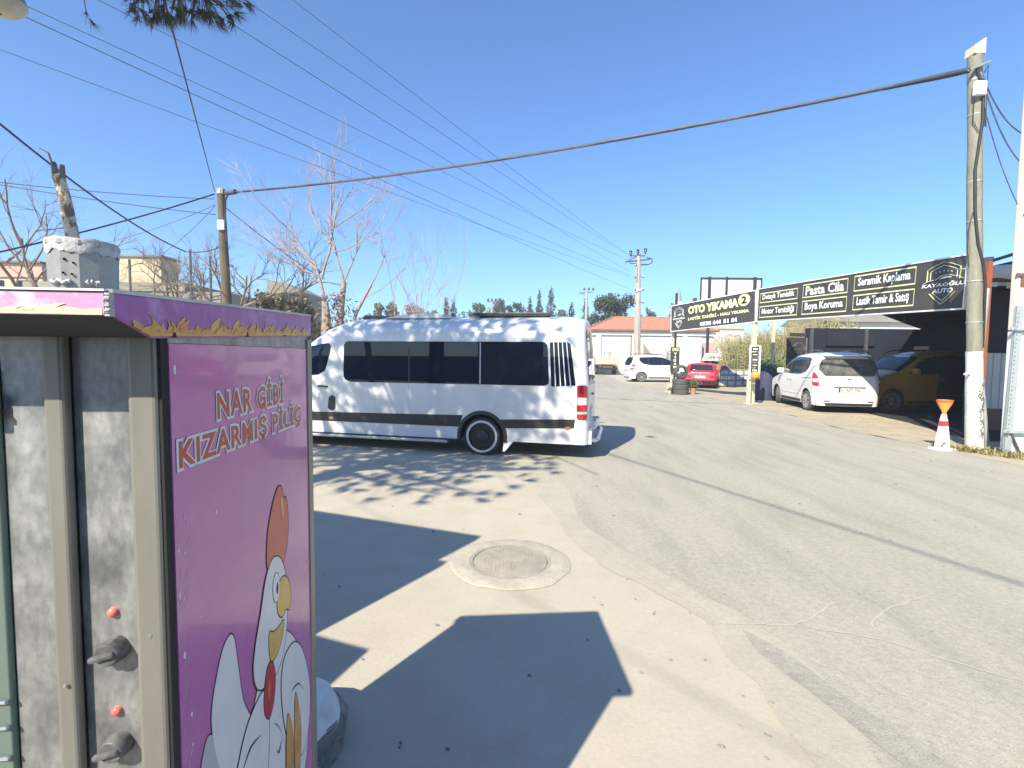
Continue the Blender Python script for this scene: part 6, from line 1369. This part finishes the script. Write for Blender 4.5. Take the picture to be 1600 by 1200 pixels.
def broad(label, x, y, h, r, seed, m='bushgreen', dens=1.0, z0=0.25, leafs=0.4, name='broadleaf_tree', group='trees far behind the minibus', clumps=16, cat='tree'):
    t = thing(name, label, cat, (x, y, 0), group=group); rn = random.Random(seed)
    tr = MB(); tr.tube([(0, 0, 0), (0.05 * h * 0.3, 0, h * 0.5)], [0.03 * h, 0.018 * h], 6)
    mb = MB(); cl_ = []
    for k in range(clumps):
        a = rn.uniform(0, 2 * PI); q = r * math.sqrt(rn.random()) * 0.8; z = h * rn.uniform(z0 + 0.12, 0.9); cl_.append((Vector((q * math.cos(a), q * math.sin(a), z)), r * rn.uniform(0.22, 0.45)))
        tr.tube([(0, 0, h * 0.4), (q * 0.5 * math.cos(a), q * 0.5 * math.sin(a), (z + h * 0.4) / 2), cl_[-1][0]], [0.012 * h, 0.008 * h, 0.003 * h], 4)
    for i in range(int(2600 * dens)):
        c0, cr = rn.choice(cl_); d0 = Vector((rn.gauss(0, 1), rn.gauss(0, 1), rn.gauss(0, 0.8))).normalized(); c = c0 + d0 * cr * rn.uniform(0.5, 1.1)
        d = Vector((rn.gauss(0, 1), rn.gauss(0, 1), rn.gauss(0, 1))).normalized() * leafs * rn.uniform(0.5, 1.2); e = d.orthogonal().normalized() * leafs * 0.35
        mb.quad(c, c + d * 0.5 + e, c + d, c + d * 0.5 - e)
    tr.build('trunk', 'bark', t); mb.build('crown', m, t); return t
X = lambda px, Y: (px - 800) / 750 * Y
Z = lambda py, Y: 1.75 + (557 - py) / 750 * Y
trees = [
    ('narrow olive conifer, the left one of the close pair above the minibus roof', 697, 465, 8, 90, 'conifer2', 0.5), ('narrow dark conifer, the right one of the close pair above the minibus roof', 708, 468, 9, 92, 'conifer', 0.5),
    ('slim dark cypress between the bushy trees and the tall conifers', 812, 471, 6, 92, 'conifer', 0.8), ('dark conifer, first and lowest of the three tall ones', 827, 464, 10, 90, 'conifer', 0.8),
    ('blue-green conifer with a thin spire, middle one of the three tall ones', 841, 452, 12, 92, 'conifer', 0.9), ('tallest and broadest conifer above the minibus roof', 859, 445, 16, 90, 'conifer2', 0.9),
    ('small conifer at the foot of the far pole with three insulators', 891, 470, 10, 95, 'conifer', 0.7), ('grey-green conifer directly behind the far pole', 913, 463, 13, 95, 'conifer2', 0.8),
    ('leaning dark pine right of the concrete pole above the red roof', 1030, 478, 13, 75, 'conifer', 0.7), ('dark cypress beside the far end of the signboard', 1047, 470, 7, 80, 'conifer', 0.8)]
for i, (l, px, py, hw, Y, m, shp) in enumerate(trees):
    h = Z(py, Y); conifer(l, X(px, Y), Y, h, hw / 750 * Y * 1.15 / (1 if px != 1030 else 1), 40 + i, m, 1.0, -0.22 if px == 1030 else 0.0, 0.1, shp, leafs=0.36)
bro = [('rounded bright green tree right of the conifer pair', 745, 473, 13, 85, 'bushgreen'), ('olive broad tree around the small far pole', 783, 466, 17, 98, 'conifer2'), ('dark bushy tree right of the small far pole', 800, 470, 10, 90, 'conifer'),
       ('dark low tree under the three tall conifers', 835, 480, 26, 88, 'conifer'), ('grey-green low tree right of the tallest conifer', 882, 481, 14, 88, 'conifer2'), ('low shrubby tree left of the conifer pair', 665, 480, 16, 85, 'dry_shrub'),
       ('rust-tinted low tree behind the saplings', 640, 473, 14, 80, 'twig'), ('pale dry tree behind the saplings', 603, 474, 16, 70, 'dry_shrub'),
       ('large dark rounded pine at the left end of the red roof', 957, 462, 24, 62, 'conifer'), ('dark low pine right behind the concrete pole', 1010, 486, 14, 70, 'conifer'), ('dark bush behind the white container', 1072, 508, 30, 58, 'conifer'), ('small far tree right of the minaret', 1081, 459, 7, 120, 'conifer'), ('low dark tree between the minibus rear and the red roof', 930, 486, 14, 70, 'conifer')]
for i, (l, px, py, hw, Y, m) in enumerate(bro):
    broad(l, X(px, Y), Y, Z(py, Y) * 1.03, hw / 750 * Y * 1.2, 80 + i, m, 3.0 if px == 957 else 1.2, 0.2, leafs=0.36 if Y > 60 else 0.3, clumps=26 if hw > 20 else 16)
broad('olive-grey dense shrub between the wooden pole and the large bare tree', -9.25, 20.0, 4.45, 1.35, 17, 'dry_shrub', 1.6, 0.3, 0.2, name='tall_shrub', group=None, clumps=26, cat='shrub')
broad('dark green bush behind the white parked people carrier', 11.9, 21.6, 1.75, 1.0, 19, 'bushgreen', 0.9, 0.1, 0.18, name='bush', group=None, clumps=16, cat='shrub')

fh = MB(); rn = random.Random(77)
for i in range(5200):
    x = rn.uniform(-32, 26); y = 100 + rn.uniform(0, 5); h = 9.4 + 1.9 * math.exp(-(x / 14) ** 2) + 1.3 * noise.noise((x * 0.25, 0, 5)) + 0.8 * noise.noise((x * 0.9, 0, 2)); z = h * math.sqrt(rn.random())
    c = Vector((x, y, z)); d = Vector((rn.gauss(0, 1), rn.gauss(0, 1), rn.gauss(0, 1))).normalized() * rn.uniform(0.3, 0.8); e = d.orthogonal().normalized() * 0.25
    fh.quad(c, c + d * 0.5 + e, c + d, c + d * 0.5 - e)
tag(fh.build('far_treeline', 'conifer', kind='stuff'), 'far dark treeline behind the minibus roof', 'treeline')

# reeds
def reeds(n, x0, x1, y0, y1, hfun, m, seed, name='reeds'):
    rn = random.Random(seed); mb = MB()
    for i in range(n):
        y = rn.uniform(y0, y1); x = rn.uniform(x0 * y / y0, x1); h = hfun(x * y0 / y) * rn.uniform(0.55, 1.08); w = rn.uniform(0.012, 0.035); lx, ly = rn.uniform(-.35, .35), rn.uniform(-.3, .3)
        a = rn.uniform(0, PI); dx, dy = w * math.cos(a), w * math.sin(a)
        p = [Vector((x + lx * t * t * h * 0.5, y + ly * t * t * h * 0.5, h * t)) for t in (0, 0.55, 0.85, 1)]
        ws = (1, 1, 0.7, 0.1); vs = []
        for q, k in zip(p, ws): vs += [q + Vector((dx * k, dy * k, 0)), q - Vector((dx * k, dy * k, 0))]
        mb.add(vs, [(0, 1, 3, 2), (2, 3, 5, 4), (4, 5, 7, 6)])
        for j in range(3):
            t = rn.uniform(0.3, 0.95); q = Vector((x + lx * t * t * h * .5, y + ly * t * t * h * .5, h * t)); a2 = rn.uniform(0, 2 * PI); L = rn.uniform(0.3, 0.7)
            e = q + Vector((math.cos(a2) * L, math.sin(a2) * L, rn.uniform(-0.25, 0.35))); mdd = q.lerp(e, 0.5) + Vector((0, 0, 0.08)); mb.add([q, mdd + Vector((0, 0, w)), e, mdd - Vector((0, 0, w))], [(0, 1, 2, 3)])
    o = mb.build(name, m, kind='stuff'); return o
hr_ = lambda x: 3.0 + max(0, x - 12.5) * 0.22
tag(reeds(1900, 12.7, 20.5, 28.8, 32.0, hr_, 'reed', 3), 'bank of dry yellow reeds behind the signboard posts', 'reeds')
tag(reeds(1100, 12.7, 20.5, 28.5, 32.0, lambda x: hr_(x) * 0.85, 'reed_green', 4), 'greener reeds growing low among the dry reed bank', 'reeds')
# weeds at the pole foot
wd_ = MB()
for i in range(900):
    t = R.random(); x = 8.62 + 1.15 * t + R.uniform(-.22, .22) ; y = 9.42 - 1.15 * t + R.uniform(-.22, .25) - 0.25 * math.sin(t * 3); h = R.uniform(0.03, 0.13); a = R.uniform(0, 2 * PI); l = R.uniform(0.04, 0.16)
    if x > 8.95 and y > 9.4: continue
    b_0 = Vector((x, y, 0.0)); e_ = Vector((x + l * math.cos(a), y + l * math.sin(a), h)); s_ = Vector((-math.sin(a), math.cos(a), 0)) * 0.008; mm = b_0.lerp(e_, 0.5) + Vector((0, 0, h * 0.35))
    wd_.add([b_0 - s_, b_0 + s_, mm + s_, mm - s_, e_], [(0, 1, 2, 3), (3, 2, 4)])
tag(wd_.build('weeds', 'weed', kind='stuff'), 'straggling dry weeds at the foot of the lichen-grey pole', 'weeds')

# ------------------------------------------------------------------ pine over the street: trunk left of the frame, branch hanging into the picture
pn = thing('pine_tree', 'pine tree whose drooping needle branch hangs in at the top edge', 'pine tree', (0, 0, 0))
tkb = MB(); tkb.tube([(-5.9, 2.0, 0), (-5.85, 2.05, 2.5), (-5.7, 2.1, 4.5), (-5.75, 2.3, 6.5), (-5.7, 2.4, 8.6)], [0.30, 0.25, 0.21, 0.15, 0.05], 10, jitter=0.06)
nd = MB(); rn = random.Random(3)
def tuft(c, d, n, L, w, droop=0.25):
    d = Vector(d).normalized(); o1 = d.orthogonal().normalized(); o2 = d.cross(o1)
    for i in range(n):
        a = rn.uniform(0, 2 * PI); s_ = rn.uniform(0.15, 0.95); q = (d + (o1 * math.cos(a) + o2 * math.sin(a)) * s_ + Vector((0, 0, -droop))).normalized()
        b0 = c + d * rn.uniform(-0.10, 0.05) * L * 2; e = b0 + q * L * rn.uniform(0.7, 1.15); sd = q.orthogonal().normalized() * w; sd.rotate(Matrix.Rotation(rn.uniform(0, PI), 3, q))
        nd.tri(b0 - sd, b0 + sd, e)
def limb(pts, r0, r1): 
    k = len(pts); tkb.tube(pts, [r0 + (r1 - r0) * i / (k - 1) for i in range(k)], 6)
for i in range(56):
    a = i * 2.4; z0 = 4.9 + 3.4 * (i / 56); r = (3.2 - 1.2 * (i / 56)) * rn.uniform(0.5, 1.1)
    s0 = Vector((-5.72, 2.2, z0)); e0 = Vector((-5.15 + r * math.cos(a), 2.75 + r * math.sin(a), max(z0, 5.5) + rn.uniform(0.2, 0.9)))
    m0 = s0.lerp(e0, 0.5) + Vector((0, 0, -0.1)); limb([s0, m0, e0], 0.05, 0.015)
    for j in range(22):
        t = rn.uniform(0.3, 1.05); p = s0.lerp(e0, t) + Vector((rn.gauss(0, 0.32), rn.gauss(0, 0.32), rn.gauss(0, 0.18)))
        limb([s0.lerp(e0, t * 0.9), p], 0.008, 0.004); tuft(p, Vector((math.cos(a), math.sin(a), 0.3)) + Vector((rn.gauss(0, .5), rn.gauss(0, .5), 0)), 40, 0.23, 0.012)
# the branch seen in the picture
S0 = Vector((-5.7, 2.1, 4.6))
main = [S0, Vector((-4.7, 3.2, 5.0)), Vector((-3.7, 4.2, 5.15)), Vector((-2.95, 4.7, 5.1))]
limb(main, 0.06, 0.02)
limb([main[2], Vector((-3.2, 4.4, 4.98)), Vector((-2.62, 4.45, 4.86))], 0.02, 0.008); limb([main[1], Vector((-4.2, 4.2, 5.05)), Vector((-3.86, 4.5, 4.90))], 0.02, 0.006); limb([main[3], Vector((-2.5, 4.5, 5.0))], 0.015, 0.006)
spots = [(-3.86, 4.80, 26), (-3.82, 4.72, 16), (-3.40, 4.90, 24), (-3.48, 4.93, 20)]
for i in range(130):
    px = rn.uniform(205, 392); lo_ = 42 if px < 330 else 56 - (px - 330) * 0.35
    py = rn.uniform(-70, lo_ - 14) if rn.random() < 0.68 else rn.uniform(lo_ - 26, lo_ - 10)
    spots.append(((px - 800) * 0.00582, 4.91 - 0.0054 * py, 34))
for x, z, n_ in spots:
    y = 4.5 + rn.uniform(-0.28, 0.28); c = Vector((x * y / 4.5, y, 1.75 + (z - 1.75) * y / 4.5))
    par = min((Vector(main[2]).lerp(main[3], q / 6) for q in range(7)), key=lambda v: (v - c).length)
    if (par - c).length < 0.7: limb([par, par.lerp(c, 0.6) + Vector((0, 0, 0.05)), c], 0.007, 0.003)
    tuft(c, Vector((rn.gauss(0.1, .45), rn.gauss(0, .4), rn.uniform(-1.0, 0.2))), n_, 0.135, 0.0028, 0.35)
tkb.build('trunk', 'pine_bark', pn, smooth=50); nd.build('crown', 'needle', pn)

# thin summer haze over the street
hz = MB().box(-160, 160, -60, 190, -1.0, 26.0).build('haze', 'ground', kind='stuff')
hm = bpy.data.materials.new('pale_haze'); hm.use_nodes = True; hn = hm.node_tree; hn.nodes.remove(hn.nodes['Principled BSDF'])
pv = hn.nodes.new('ShaderNodeVolumePrincipled'); pv.inputs['Color'].default_value = (0.86, 0.92, 1.0, 1); pv.inputs['Density'].default_value = 0.0022; pv.inputs['Anisotropy'].default_value = 0.2
hn.links.new(pv.outputs[0], hn.nodes['Material Output'].inputs['Volume']); hz.data.materials.clear(); hz.data.materials.append(hm)

# street lamp bowl at the top-left corner
sl2 = thing('street_lamp', 'dusty round street lamp bowl peeping in at the top-left corner', 'street lamp', (0, 0, 0))
MB().lathe([(0.02, -0.13), (0.13, -0.11), (0.20, -0.05), (0.215, 0.0), (0.0, 0.02)], 28, o=(-5.16, 5.0, 5.24), caps=False).build('bowl', 'lamp_glass', sl2, smooth=50)
MB().lathe([(0.215, 0.0), (0.19, 0.08), (0.10, 0.13), (0, 0.14)], 28, o=(-5.16, 5.0, 5.242), caps=False).build('housing', 'galv', sl2, smooth=50)
MB().tube([(-5.2, 5.0, 5.36), (-6.2, 5.0, 5.75), (-8.6, 4.2, 5.9), (-9.6, 3.6, 5.5), (-9.7, 3.5, 0)], [0.03, 0.03, 0.035, 0.05, 0.07], 8).build('pole', 'galv_post', sl2, smooth=50)
